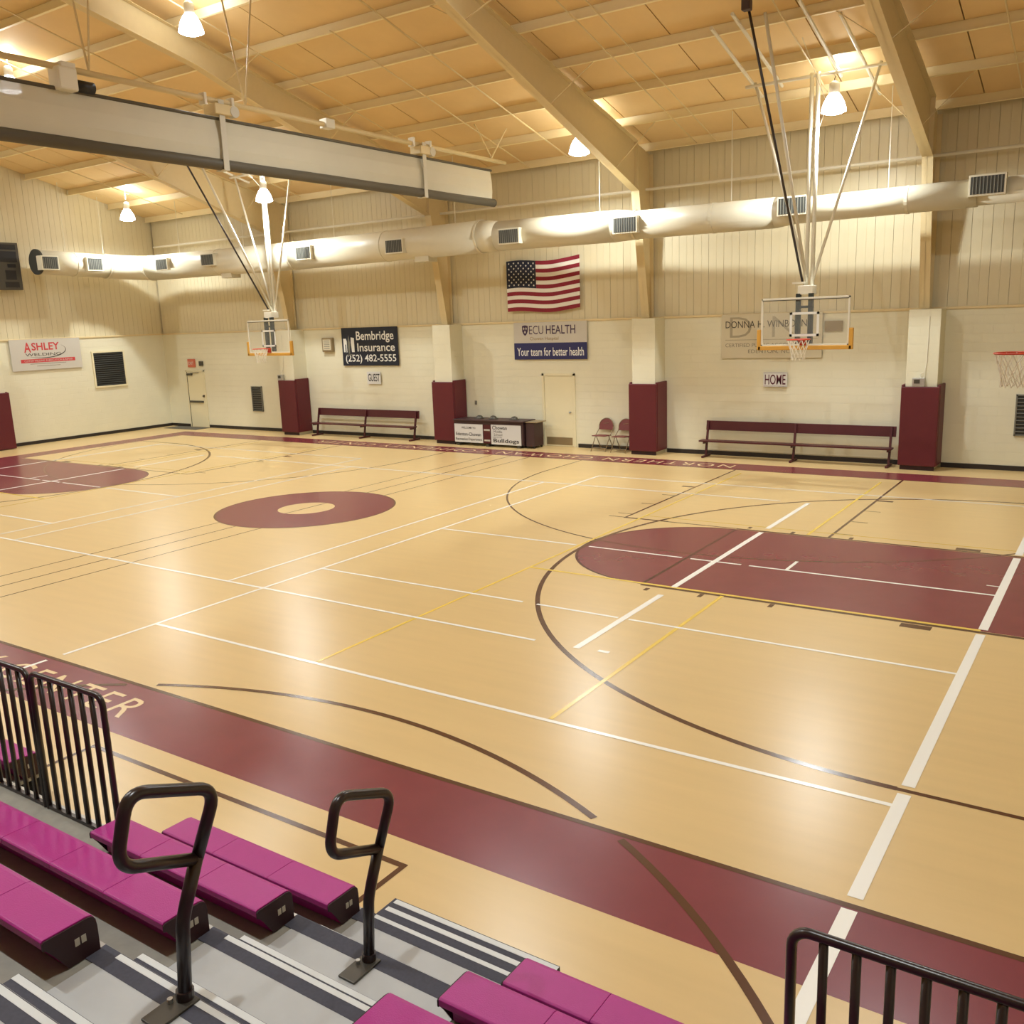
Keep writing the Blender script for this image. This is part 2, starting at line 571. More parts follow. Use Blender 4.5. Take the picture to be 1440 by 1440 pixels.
# baseboards
bb = MB()
xs = [XL] + sum(([x - .40, x + .40] for x in COLX[:4]), []) + [XR]
edges = []
for a, b in zip(xs[::2], xs[1::2]):
    edges.append((a, b))
holes = [(-30.45, -29.3), (-14.3, -13.07)]
bfar = empty('baseboard_far', (CX, YF, 0), kind='structure')
for a, b in edges:
    segs = [(a, b)]
    for h0, h1 in holes:
        ns = []
        for s0, s1 in segs:
            if h0 > s0 and h1 < s1:
                ns += [(s0, h0), (h1, s1)]
            else:
                ns.append((s0, s1))
        segs = ns
    for s0, s1 in segs:
        build('base_strip', MB().box(s0, s1, YF - .02, YF + .01, 0, .11), 'baseboard', bfar)
bleft = empty('baseboard_left', (XL, 10, 0), kind='structure')
build('base_strip', MB().box(XL - .01, XL + .02, YN, 15.35, 0, .11), 'baseboard', bleft)
build('base_strip', MB().box(XL - .01, XL + .02, 16.2, YF - .02, 0, .11), 'baseboard', bleft)

# ------------------------------------------------------------------ ceiling: deck, panels, purlins, frames
rf = MB()
rf.prism([(YF + .3, EAVE - .075 + .06), (YR, zroof(YR) + .06), (YN - .3, zroof(YN) - .075 + .06), (YN - .3, zroof(YN) + .2), (YR, zroof(YR) + .3), (YF + .3, EAVE + .2)], XL - .3, XR + .3, 'x')
ceiling = build('ceiling', rf, 'roof_seam', kind='structure')
PUR = [22.55 - 1.48 * i for i in range(10)]            # far slope purlins
PURN = [2 * YR - yy for yy in PUR[1:10]]
def slope_box(mb, x0, x1, ya, yb, zo0, zo1):
    n = len(mb.v)
    for zo in (zo0, zo1):
        for (x, yy) in ((x0, ya), (x1, ya), (x1, yb), (x0, yb)):
            mb.v.append(Vector((x, yy, zroof(yy) + zo)))
    mb.f += [tuple(n + i for i in q) for q in ((3, 2, 1, 0), (4, 5, 6, 7), (0, 1, 5, 4), (1, 2, 6, 5), (2, 3, 7, 6), (3, 0, 4, 7))]
    return mb
SEAM = 2.52
x_first = -10.65 - 9 * SEAM
ys_edges = PUR + [YR]
cells = list(zip(ys_edges[1:], ys_edges[:-1]))
for (ya, yb) in cells:
    proto = None
    for i in range(15):
        xa = x_first + i * SEAM
        if xa + SEAM < XL or xa > XR:
            continue
        if proto is None:
            proto = build('ceiling_panel', slope_box(MB(), xa + .012, xa + SEAM - .012, ya + .012, yb - .012, -.004, .05), 'roof', ceiling)
            xp = xa
        else:
            link_copy(proto, ceiling, proto.location + Vector((xa - xp, 0, 0)))
build('ceiling_panel', slope_box(MB(), XL, XR, PUR[0] + .01, YF + .05, 0, .05), 'roof', ceiling)
build('ceiling_panel', slope_box(MB(), XL, XR, YN, YR - .01, 0, .05), 'roof', ceiling)
def purlin(yy):
    z = zroof(yy)
    mb = MB()
    mb.prism([(yy - .003, z), (yy - .003, z - .18), (yy - .07, z - .185), (yy - .07, z - .20), (yy + .003, z - .20), (yy + .003, z)], XL, XR, 'x')
    return build('purlin', mb, 'purlin', ceiling)
for yy in PUR + PURN:
    purlin(yy)
# rigid frames: rafter (child of ceiling) + tapered column (child of far wall)
def zlow(yy):       # lower flange of rafter
    if yy >= 14.13:
        return 6.70 + (21.9 - yy) * 0.330
    return 9.264 + (14.13 - yy) * 0.222
def rafter(xc):
    r = empty('rafter', (xc, YR, zroof(YR) - .2), kind=None)
    r.parent = ceiling
    r.location = Vector((xc, YR, zroof(YR) - .6)) - wloc(ceiling)
    ya = [21.9, 20.0, 18.0, 14.13, YR]
    yb = [2 * YR - v for v in ya[::-1]][1:]
    web = MB()
    bot = [(v, zlow(v)) for v in ya] + [(v, zlow(2 * YR - v)) for v in yb]
    top = [(v, zroof(v) - .2) for v in (ya + yb)]
    web.prism(bot + top[::-1], xc - .006, xc + .006, 'x')
    build('web', web, 'steel_cream', r)
    fl = MB()
    seq = bot
    for (a, b) in zip(seq[:-1], seq[1:]):
        fl.prism([(a[0], a[1]), (b[0], b[1]), (b[0], b[1] + .016), (a[0], a[1] + .016)], xc - .11, xc + .11, 'x')
    build('bottom_flange', fl, 'steel_cream', r)
    ft = MB()
    for (a, b) in zip(top[:-1], top[1:]):
        ft.prism([(a[0], a[1] - .016), (b[0], b[1] - .016), (b[0], b[1]), (a[0], a[1])], xc - .11, xc + .11, 'x')
    build('top_flange', ft, 'steel_cream', r)
    st = MB()
    for v in (21.88,):
        st.box(xc - .1, xc + .1, v - .008, v + .008, zlow(v), zroof(v) - .2)
    build('stiffener', st, 'steel_cream', r)
    for v in (PUR[1] - .0, PUR[3], PUR[5]):
        for sgn in (-1, 1):
            b = MB()
            b.bar((xc + sgn * .02, v - .25, zlow(v - .25) + .06), (xc + sgn * .95, v, zroof(v) - .19), .045, .012)
            build('flange_brace', b, 'steel_cream', r)
    return r
def column(xc):
    c = empty('column', (0, 0, 0))
    c.parent = wall_far
    c.location = Vector((xc, 22.5, BLK)) - wloc(wall_far)
    yb, yt, zt = 22.45, 21.9, 6.70
    web = MB().prism([(yb, BLK), (YF + .02, BLK), (YF + .02, zroof(YF) - .2), (yt, zroof(yt) - .2), (yt, zt)], xc - .006, xc + .006, 'x')
    build('web', web, 'steel_cream', c)
    fl = MB().prism([(yb, BLK), (yb + .018, BLK), (yt + .018, zt + .01), (yt, zt)], xc - .11, xc + .11, 'x')
    build('inner_flange', fl, 'steel_cream', c)
    build('outer_flange', MB().box(xc - .11, xc + .11, YF - .035, YF - .02, BLK + .02, zroof(YF) - .2), 'steel_cream', c)
for x in COLX:
    column(x - .08)
    rafter(x - .08)
# sag rods below the purlins
for x, ya, yb in ((-9.38, 9.5, 22.4), (-8.88, 9.5, 22.4), (-12.85, 9.5, 22.2), (-14.25, 15, 22.4), (-16.5, 9.5, 21), (-18.5, 9.5, 21.5), (-5.85, 12, 20.9), (-2.35, 12, 22.4), (-20.3, 9.5, 22.2), (-22.9, 12, 22.2), (-26.6, 12, 22.2), (-28.9, 12, 22.2)):
    mb = MB()
    mb.tube([(x, yy, zroof(yy) - .225) for yy in (ya, (ya + yb) / 2, yb)], .016, 6)
    build('sag_rod', mb, 'steel_cream', ceiling)
# horizontal wall pipe above the duct
for i, (a, b) in enumerate(((-31.2, -24.3), (-24.3, -17.5), (-17.5, -10.8), (-10.8, -4.0), (-4.0, 3.4))):
    build('wall_pipe', MB().tube([(a, 22.5, 6.78), (b, 22.5, 6.78)], .035, 8), 'white_steel', wall_far)

# ------------------------------------------------------------------ doors
def door_single():
    d = empty('door_1', (-13.69, YF, 0), kind='structure')
    fr = MB().box(-14.24, -14.17, YF - .03, YF + .02, 0, 2.10).box(-13.21, -13.14, YF - .03, YF + .02, 0, 2.10).box(-14.24, -13.14, YF - .03, YF + .02, 2.03, 2.10)
    build('frame', fr, 'door', d, bevel=.004)
    leaf = build('leaf', MB().box(-14.165, -13.215, YF - .012, YF + .02, .01, 2.025), 'door', d, bevel=.003)
    build('kick_plate', MB().box(-14.12, -13.26, YF - .018, YF - .012, .05, .27), 'kick', leaf)
    build('panel_line', MB().box(-14.14, -13.24, YF - .016, YF - .012, .50, .525), 'door', leaf)
    build('knob', MB().tube([(-13.30, YF - .012, 1.0), (-13.30, YF - .05, 1.0), (-13.30, YF - .075, 1.0)], [.02, .015, .03], 10), 'alu', leaf, smooth=True)
def door_exit():
    d = empty('door_2', (-29.87, YF, 0), kind='structure')
    fr = MB().box(-30.42, -30.36, YF - .03, YF + .02, 0, 2.18).box(-29.38, -29.32, YF - .03, YF + .02, 0, 2.18).box(-30.42, -29.32, YF - .03, YF + .02, 2.12, 2.18)
    build('frame', fr, 'door', d, bevel=.004)
    leaf = build('leaf', MB().box(-30.345, -29.39, YF - .012, YF + .02, .01, 2.11), 'door', d, bevel=.003)
    build('hinge_gap', MB().box(-30.358, -30.346, YF - .026, YF - .008, .01, 2.11), 'gunmetal', d)
    build('push_bar', MB().box(-30.30, -29.50, YF - .07, YF - .012, .95, 1.02), 'gunmetal', leaf, bevel=.01)
    cl = build('door_closer', MB().box(-30.33, -30.02, YF - .07, YF - .012, 1.98, 2.06), 'gunmetal', leaf, bevel=.008)
    build('closer_arm', MB().bar((-30.1, YF - .05, 2.07), (-29.62, YF - .05, 2.09), .03, .015), 'gunmetal', cl)
    build('knob', MB().tube([(-29.46, YF - .012, 1.2), (-29.46, YF - .06, 1.2)], [.05, .04], 12), 'gunmetal', leaf)
door_single()
door_exit()

# ------------------------------------------------------------------ wall pads
def wall_pad(x, label):
    r = empty('wall_pad', (x, 22.3, 0), label, 'wall pad', 'maroon pads wrapped round the wall pilasters')
    build('front_pad', MB().box(x - .40, x + .40, 22.06, 22.13, .10, 1.88), 'pad', r, bevel=.02)
    for s in (-1, 1):
        a, b = sorted((x + s * .345, x + s * .41))
        build('side_pad', MB().box(a, b, 22.13, YF - .03, .10, 1.92), 'pad', r, bevel=.018)
    build('base_block', MB().box(x - .36, x + .36, 22.12, 22.148, 0.0, .10), 'seat_end', r)
wall_pad(COLX[0], 'tall maroon wall pad on the pilaster between the exit door and the guest bench')
wall_pad(COLX[1], 'tall maroon wall pad on the pilaster beside the scorer table')
wall_pad(COLX[2], 'tall maroon wall pad on the pilaster beside the folding chairs')
wall_pad(COLX[3], 'tall maroon wall pad on the pilaster right beyond the home bench')
r = empty('wall_pad', (XL + .6, 15.78, 0), 'tall maroon wall pad on the end wall below the welding banner', 'wall pad', 'maroon pads wrapped round the wall pilasters')
build('front_pad', MB().box(XL + .56, XL + .64, 15.38, 16.18, .02, 1.88), 'pad', r, bevel=.02)
for a, b in ((15.37, 15.44), (16.11, 16.18)):
    build('side_pad', MB().box(XL + .03, XL + .56, a, b, .02, 1.90), 'pad', r, bevel=.018)

# small grey control boxes standing on two pads
for x, lab in ((COLX[3] - .05, 'small grey control box with cables on top of the pad by the home bench'), (COLX[0] - .28, 'small grey control box on top of the pad by the exit door')):
    r = empty('control_box', (x, 22.1, 1.88), lab, 'control box')
    build('body', MB().box(x - .13, x + .13, 22.065, 22.148, 1.881, 2.07), 'alu', r, bevel=.008)
    build('screen', MB().box(x - .09, x + .03, 22.058, 22.066, 1.95, 2.04), 'gunmetal', r)
    build('cable', MB().tube([(x + .10, 22.11, 2.07), (x + .11, 22.12, 2.2), (x + .14, 22.14, 2.4), (x + .15, 22.14, 3.4)], .008, 6), 'white_steel', r)
    build('cable', MB().tube([(x + .04, 22.11, 2.07), (x + .03, 22.12, 2.16), (x + .09, 22.13, 2.2)], .008, 6), 'white_steel', r)

# ------------------------------------------------------------------ banners, signs
def banner_far(name, x0, x1, z0, z1, m, label, cat='banner', th=.012):
    return build(name, MB().box(x0, x1, YF - .045 - th, YF - .045, z0, z1), m, None, label=label, cat=cat)
YT = YF - .045 - .012 - .002
def ftext(parent, s, x, z, width, height, m, off=0.0, sp=1.0):
    return build('lettering', on_far(text_mb(s, width, height, off, sp), x, z, YT), m, parent, recalc=False)
def fshape(parent, name, mb, x, z, m, dy=0):
    return build(name, on_far(mb, x, z, YT - dy), m, parent, recalc=False)

# navy insurance banner
b = banner_far('banner', -22.01, -19.58, 2.34, 3.57, 'navy', 'navy banner with white insurance lettering and phone number above the guest bench')
ftext(b, 'Bembridge', -20.55, 3.26, 1.62, .37, 'ink_white', .012)
ftext(b, 'Insurance', -20.52, 2.93, 1.62, .27, 'ink_white', .012)
ftext(b, '(252) 482-5555', -20.78, 2.55, 2.2, .30, 'ink_white', .012)
lg = MB().poly([(-.24, .24, 0), (-.12, .24, 0), (-.09, .16, 0), (-.09, -.2, 0), (-.12, -.22, 0), (-.13, .05, 0), (-.17, .05, 0), (-.17, -.2, 0), (-.24, -.2, 0)])
lg.poly([(.10, .28, 0), (.24, .26, 0), (.24, -.2, 0), (.12, -.2, 0), (.09, .1, 0)])
fshape(b, 'emblem', lg, -21.70, 2.98, 'ink_white')
lg = MB().poly([(0, .36, 0), (.05, .1, 0), (.03, -.25, 0), (-.03, -.25, 0), (-.06, .1, 0)]).poly([(-.14, -.28, 0), (.16, -.26, 0), (.06, -.31, 0), (-.06, -.32, 0)])
fshape(b, 'emblem', lg, -21.70, 2.98, 'grille_grey')

# health banner
b = banner_far('banner', -15.13, -12.70, 2.50, 3.55, 'banner_grey', 'grey and blue hospital banner hanging above the plain door')
fshape(b, 'blue_field', rect2(-1.215, 1.215, -.235, .235), -13.915, 2.735, 'royal')
ftext(b, 'Your team for better health', -13.915, 2.72, 2.22, .24, 'ink_white', .008).location.y -= .002
ftext(b, 'ECU', -14.36, 3.335, .48, .24, 'ink_purple', -.004)
ftext(b, 'HEALTH', -13.55, 3.335, .96, .24, 'ink_purple', .008)
ftext(b, 'Chowan Hospital', -14.10, 3.08, .96, .12, 'ink_gold')
sh = MB().poly([(-.10, .13, 0), (0, .15, 0), (.10, .13, 0), (.095, -.02, 0), (.05, -.11, 0), (0, -.15, 0), (-.05, -.11, 0), (-.095, -.02, 0)])
fshape(b, 'emblem', sh, -14.74, 3.325, 'ink_purple')
for px, pz, rr in ((-.04, .055, .028), (.04, .055, .028), (0, -.045, .032)):
    dm = MB().poly([(px, pz + rr * 1.5, 0), (px + rr, pz, 0), (px, pz - rr * 1.5, 0), (px - rr, pz, 0)])
    fshape(b, 'emblem', dm, -14.74, 3.325, 'banner_grey', .002)

# accountant banner
b = banner_far('banner', -8.80, -6.29, 2.50, 3.58, 'banner_tan', 'pale grey accountant banner partly behind the backboard of the home side hoop')
ftext(b, 'D', -8.30, 3.26, .56, .50, 'ink_pale', -.012)
ftext(b, 'N', -7.20, 3.26, .60, .50, 'ink_pale', -.012)
ftext(b, 'DONNA H. WINBORNE', -7.62, 3.33, 2.15, .17, 'ink_dark').location.y -= .002
ftext(b, 'CERTIFIED PUBLIC ACCOUNTANT', -7.62, 2.82, 2.15, .09, 'ink_grey')
ftext(b, 'EDENTON,', -7.72, 2.66, .76, .10, 'ink_grey')
ftext(b, 'NC', -7.16, 2.66, .20, .085, 'ink_grey')
fshape(b, 'rule', rect2(-1.15, 1.15, -.008, .008), -7.55, 2.95, 'ink_pale')
# brown notice on the block wall just right of it
b = banner_far('wall_notice', -6.24, -5.82, 3.12, 3.36, 'kick', 'small brown notice on the far wall seen through the home side backboard', 'notice')

# HOME and GUEST signs
b = banner_far('team_sign', -7.70, -7.10, 1.79, 2.15, 'banner_white', 'white sign reading home in maroon above the home bench', 'sign')
ftext(b, 'HOME', -7.40, 1.97, .52, .25, 'ink_maroon', .009)
fshape(b, 'border', MB().quad((-.29, .165, 0), (.29, .165, 0), (.29, .158, 0), (-.29, .158, 0)).quad((-.29, -.158, 0), (.29, -.158, 0), (.29, -.165, 0), (-.29, -.165, 0)), -7.40, 1.97, 'ink_maroon')
b = banner_far('team_sign', -20.99, -20.40, 1.74, 2.14, 'banner_white', 'white sign reading guest in dark letters above the guest bench', 'sign')
ftext(b, 'GUEST', -20.69, 1.95, .50, .25, 'ink', .014)

# welding banner on the left wall
XT = XL + .045 + .012 + .002
b = build('banner', MB().box(XL + .045, XL + .057, 16.72, 19.25, 2.52, 3.57), 'banner_grey', None, label='grey welding banner with red letters and a swoosh on the end wall', cat='banner')
def ltext(s, y, z, width, height, m, off=0.0, dx=0):
    return build('lettering', on_left(text_mb(s, width, height, off), y, z, XT + dx), m, b, recalc=False)
ltext('A', 17.32, 3.30, .24, .34, 'ink_red', .02)
ltext('SHLEY', 17.97, 3.32, 1.0, .26, 'ink_red', .02)
ltext('WELDING', 17.86, 3.05, 1.28, .10, 'ink_dark', .004)
sw = MB()
for i in range(20):
    t0, t1 = i / 20, (i + 1) / 20
    def sp(t, k):
        a = -2.2 + t * 3.0
        wdt = .035 * math.sin(PI * min(1, t * 1.05)) * k
        return ((.85 + wdt) * math.cos(a) - .02, (.26 + wdt) * math.sin(a), 0)
    sw.quad(sp(t0, 0), sp(t0, 1), sp(t1, 1), sp(t1, 0))
build('swoosh', on_left(sw, 17.85, 3.2, XT), 'ink_dark', b, recalc=False)
build('red_bar', on_left(rect2(-.98, .98, -.06, .06), 18.02, 2.84, XT), 'ink_red', b, recalc=False)
ltext('CUSTOM WELDING', 17.52, 2.84, .72, .06, 'banner_grey', 0, .002)
ltext('FABRICATION & REPAIR', 18.42, 2.84, .98, .06, 'banner_grey', 0, .002)
for wd, zz in ((1.3, 2.735), (.85, 2.66)):
    build('small_print', on_left(rect2(-wd / 2, wd / 2, -.008, .008), 18.0, zz, XT), 'ink_grey', b, recalc=False)

# flag
fl = empty('flag', (-14.08, YF - .05, 3.85), 'american flag pinned to the ribbed wall above the hospital banner', 'flag')
FX0, FX1, FZ0, FZ1 = -15.28, -12.88, 3.86, 5.27
SH = (FZ1 - FZ0) / 13
def fw_(u):                    # cloth hanging pinned at corners: edge waves
    return .045 * math.sin(u * 2 * PI * 1.0 + .9) + .05 * (u - .5)
def fdep(u, v):
    return .02 * math.sin(u * 9 + v) + .012 * math.sin(u * 23)
def strip(u0, u1, z0, z1, extra, n=24):
    mb = MB()
    for i in range(n):
        a, c = u0 + (u1 - u0) * i / n, u0 + (u1 - u0) * (i + 1) / n
        P = lambda u, z: (FX0 + u * (FX1 - FX0), YF - .085 + fdep(u, z) - extra, z + fw_(u))
        mb.quad(P(a, z0), P(c, z0), P(c, z1), P(a, z1))
    return mb
for i in range(13):
    zt = FZ1 - i * SH
    build('stripe', strip(.405 if i < 7 else 0, 1, zt - SH, zt, 0), 'flag_red' if i % 2 == 0 else 'flag_white', fl, smooth=True, recalc=False)
canton = build('canton', strip(0, .405, FZ1 - 7 * SH, FZ1, .001), 'flag_blue', fl, smooth=True, recalc=False)
for row in range(9):
    nn = 6 if row % 2 == 0 else 5
    for k in range(nn):
        u = (.405 / 12) * (1 + 2 * k + (0 if nn == 6 else 1))
        z = FZ1 - 7 * SH * (row + 1) / 10
        cx0, cz0 = FX0 + u * (FX1 - FX0), z + fw_(u)
        yy = YF - .085 + fdep(u, z) - .008
        mb = MB()
        mb.poly([(cx0 + (.034 if j % 2 == 0 else .014) * math.sin(j * PI / 5), yy, cz0 + (.034 if j % 2 == 0 else .014) * math.cos(j * PI / 5)) for j in range(10)])
        build('star', mb, 'flag_white', canton, recalc=False)

# exit sign, small devices, louvres
b = build('exit_sign', MB().box(-30.2, -29.78, YF - .05, YF - .002, 2.29, 2.60), 'red_sign', None, bevel=.01, label='faded red exit sign above the push bar door', cat='sign')
ftext(b, 'EXIT', -29.99, 2.445, .30, .11, 'banner_white').location.y += .005
b = build('wall_device', MB().box(-29.52, -29.32, YF - .07, YF - .002, 2.34, 2.52), 'gunmetal', None, bevel=.02, label='small dark device on the wall beside the exit sign', cat='device')
sp_ = empty('wall_speaker', (-22.65, YF, 2.8), 'beige square wall speaker beside the navy insurance banner', 'speaker')
build('case', MB().box(-22.89, -22.41, YF - .12, YF - .002, 2.80, 3.27), 'kick', sp_, bevel=.02)
build('front_cover', MB().box(-22.83, -22.47, YF - .13, YF - .119, 2.86, 3.21), 'banner_tan', sp_, bevel=.01)
for i in range(5):
    z = 2.91 + i * .06
    build('slot', MB().box(-22.78, -22.52, YF - .134, YF - .13, z, z + .02), 'grille_grey', sp_)
b = build('wall_outlet', MB().box(-16.68, -16.60, YF - .02, YF - .002, 1.15, 1.27), 'grille_grey', None, bevel=.005, label='small grey outlet plate on the wall above the scorer table', cat='outlet')

def louvre_far(name, x0, x1, z0, z1, label, n, mfr='grille_grey'):
    r = empty(name, ((x0 + x1) / 2, YF, z0), label, 'vent')
    fr = MB().box(x0, x1, YF - .05, YF - .002, z0, z0 + .03).box(x0, x1, YF - .05, YF - .002, z1 - .03, z1).box(x0, x0 + .03, YF - .05, YF - .002, z0, z1).box(x1 - .03, x1, YF - .05, YF - .002, z0, z1)
    build('frame', fr, mfr, r)
    build('back_plate', MB().box(x0 + .03, x1 - .03, YF - .012, YF - .002, z0 + .03, z1 - .03), 'grille_dark', r)
    for i in range(n):
        z = z0 + .05 + (z1 - z0 - .1) * (i + .5) / n
        build('slat', MB().bar((x0 + .03, YF - .032, z), (x1 - .03, YF - .032, z), .03, .012, (0, .6, 1)), mfr, r)
louvre_far('wall_vent', -26.73, -26.18, .70, 1.60, 'grey louvred vent on the wall between the exit door and a maroon pad', 10)
louvre_far('wall_vent', -2.10, -1.45, .78, 1.68, 'grey louvred vent low on the wall below the main court hoop', 10)
r = empty('wall_vent', (XL, 20.3, 1.8), 'large dark louvred vent in a white frame on the end wall', 'vent')
y0, y1, z0, z1 = 19.72, 20.92, 1.79, 2.99
fr = MB().box(XL + .002, XL + .05, y0 - .06, y1 + .06, z0 - .06, z0).box(XL + .002, XL + .05, y0 - .06, y1 + .06, z1, z1 + .06).box(XL + .002, XL + .05, y0 - .06, y0, z0, z1).box(XL + .002, XL + .05, y1, y1 + .06, z0, z1)
build('frame', fr, 'door', r)
build('back_plate', MB().box(XL + .002, XL + .012, y0, y1, z0, z1), 'black', r)
for i in range(16):
    z = z0 + (z1 - z0) * (i + .5) / 16
    build('slat', MB().bar((XL + .03, y0, z), (XL + .03, y1, z), .045, .01, (.8, 0, 1)), 'grille_dark', r)

# scoreboard on left wall
r = empty('scoreboard', (XL + .1, 16.2, 5.23), 'dark scoreboard hanging high on the end wall', 'scoreboard')
build('case', MB().box(XL + .27, XL + .40, 15.0, 17.30, 5.20, 6.72), 'gunmetal', r, bevel=.015)
for yy in (15.2, 17.0):
    build('bracket', MB().box(XL + .0, XL + .27, yy - .03, yy + .03, 6.3, 6.36), 'gunmetal', r)
for (a, bb_, c, d) in ((17.28, 16.5, 6.52, 6.68), (17.28, 15.1, 6.12, 6.46), (17.22, 16.95, 5.94, 6.06), (17.20, 16.85, 5.55, 5.85), (17.26, 16.80, 5.30, 5.48), (16.6, 15.2, 5.35, 5.95)):
    build('display_panel', MB().box(XL + .40, XL + .41, min(a, bb_) - .08, max(a, bb_) - .08, c - .02, d - .02), 'black', r)

# ------------------------------------------------------------------ air duct
du = empty('air_duct', (-14, 21.15, 5.4), 'long round cream air duct running below the eaves with side grilles', 'duct')
DY = 21.15
def ring_tube(pts, rs, name, n=28):
    return build(name, MB().tube(pts, rs, n), 'duct', du, smooth=True)
ring_tube([(-29.5, DY, 5.90), (-22.2, DY, 5.85)], .43, 'duct_section')
ring_tube([(-22.2, DY, 5.85), (-15.0, DY, 5.88)], .43, 'duct_section')
ring_tube([(-15.0, DY, 5.88), (-14.45, DY, 5.85)], [.43, .385], 'reducer')
ring_tube([(-14.45, DY, 5.85), (-10.95, DY, 5.82)], .385, 'duct_section')
ring_tube([(-10.95, DY, 5.82), (-10.4, DY, 5.80)], [.385, .34], 'reducer')
ring_tube([(-10.4, DY, 5.80), (-6.95, DY, 5.78)], .335, 'duct_section')
ring_tube([(-6.95, DY, 5.78), (-6.5, DY, 5.78)], [.335, .275], 'reducer')
ring_tube([(-6.5, DY, 5.78), (-2.9, DY, 5.80)], .275, 'duct_section')
ring_tube([(-2.9, DY, 5.80), (3.3, DY, 5.82)], .25, 'duct_section')
el = [(-29.5 - 1.1 * math.sin(a), DY - 1.1 + 1.1 * math.cos(a), 5.90 + .1 * i / 8) for i, a in enumerate([i * PI / 2 / 8 for i in range(9)])]
ring_tube(el, .42, 'elbow')
ring_tube([(-30.6, DY - 1.1, 6.0), (-30.6, 17.55, 6.08)], .40, 'duct_section')
for p, rr, ax in (((-29.5, DY, 5.90), .445, 0), ((-22.2, DY, 5.85), .442, 0), ((-25.8, DY, 5.875), .442, 0), ((-18.4, DY, 5.865), .442, 0), ((-15.0, DY, 5.88), .445, 0), ((-10.4, DY, 5.80), .35, 0), ((-8.4, DY, 5.79), .345, 0), ((-4.2, DY, 5.79), .285, 0), ((-30.6, 20.0, 6.0), .43, 1), ((-30.6, 18.8, 6.04), .412, 1)):
    a = Vector(p); d = Vector((.03, 0, 0)) if ax == 0 else Vector((0, .03, 0))
    build('seam_band', MB().tube([a - d, a + d], rr, 28), 'duct', du)
def duct_grille(xc, rad, zc, wd=.66, ht=.40):
    yf = DY - rad - .10
    g = build('grille_box', MB().box(xc - wd / 2, xc + wd / 2, yf, DY - rad * .55, zc - ht / 2, zc + ht / 2), 'duct', du, bevel=.004)
    build('grille_face', MB().box(xc - wd / 2 + .035, xc + wd / 2 - .035, yf - .004, yf + .001, zc - ht / 2 + .035, zc + ht / 2 - .035), 'grille_dark', g)
    for i in range(9):
        x = xc - wd / 2 + .05 + (wd - .1) * (i + .5) / 9
        build('vane', MB().box(x - .008, x + .008, yf - .012, yf - .004, zc - ht / 2 + .035, zc + ht / 2 - .035), 'grille_grey', g)
for xc, rad, zc in ((-2.70, .25, 5.90), (-6.49, .275, 5.86), (-10.5, .34, 5.79), (-13.84, .385, 5.78), (-17.72, .43, 5.80), (-21.35, .43, 5.86), (-25.83, .43, 5.94), (-28.27, .43, 5.94)):
    duct_grille(xc, rad, zc)
for yc in (19.33, 17.72):
    xf = -30.6 + .40 + .09
    g = build('grille_box', MB().box(-30.4, xf, yc - .30, yc + .30, 5.80, 6.26), 'duct', du, bevel=.004)
    build('grille_face', MB().box(xf - .001, xf + .004, yc - .26, yc + .26, 5.84, 6.22), 'grille_dark', g)
    for i in range(8):
        yv = yc - .26 + .52 * (i + .5) / 8
        build('vane', MB().box(xf + .004, xf + .012, yv - .008, yv + .008, 5.84, 6.18), 'grille_grey', g)
for x in (-27.9, -24.6, -20.5, -15.9, -11.4, -8.0, -4.6, -1.0):
    build('hanger', MB().tube([(x, DY, 6.0), (x, DY, zroof(DY) - .2)], .008, 6), 'white_steel', du)
for yy in (20.0, 18.6):
    build('hanger', MB().tube([(-30.6, yy, 6.35), (-30.6, yy, zroof(yy) - .2)], .008, 6), 'white_steel', du)
build('end_ring', MB().tube([(-30.6, 17.50, 6.08), (-30.6, 17.56, 6.08)], .415, 28), 'grille_dark', du)
for x in (-25.35, -17.0):
    build('balance_box', MB().box(x - .25, x + .25, DY - .2, DY + .2, 5.34, 5.50), 'duct', du, bevel=.01)

# ------------------------------------------------------------------ high bay lamps
def lamp_proto():
    r = empty('high_bay_lamp', (0, 0, 0))
    build('lens', MB().lathe([(0.0, -.055), (.08, -.052), (.16, -.035), (.23, 0), (.23, .006), (0, .006)], (0, 0, 0), 24), 'lens', r, smooth=True, recalc=True)
    build('reflector', MB().lathe([(.245, 0), (.235, .06), (.20, .17), (.15, .27), (.105, .33), (.10, .33), (.145, .265), (.19, .17), (.225, .06), (.235, 0.0)], (0, 0, 0), 28), 'reflector', r, smooth=True)
    build('ballast', MB().lathe([(0, .33), (.095, .33), (.10, .36), (.10, .52), (.07, .56), (.03, .58), (0, .58)], (0, 0, 0), 20), 'white_steel', r, smooth=True)
    build('hook', MB().tube([(0, 0, .58), (0, 0, .62), (.02, 0, .65), (0, 0, .68)], .008, 6), 'gunmetal', r)
    return r
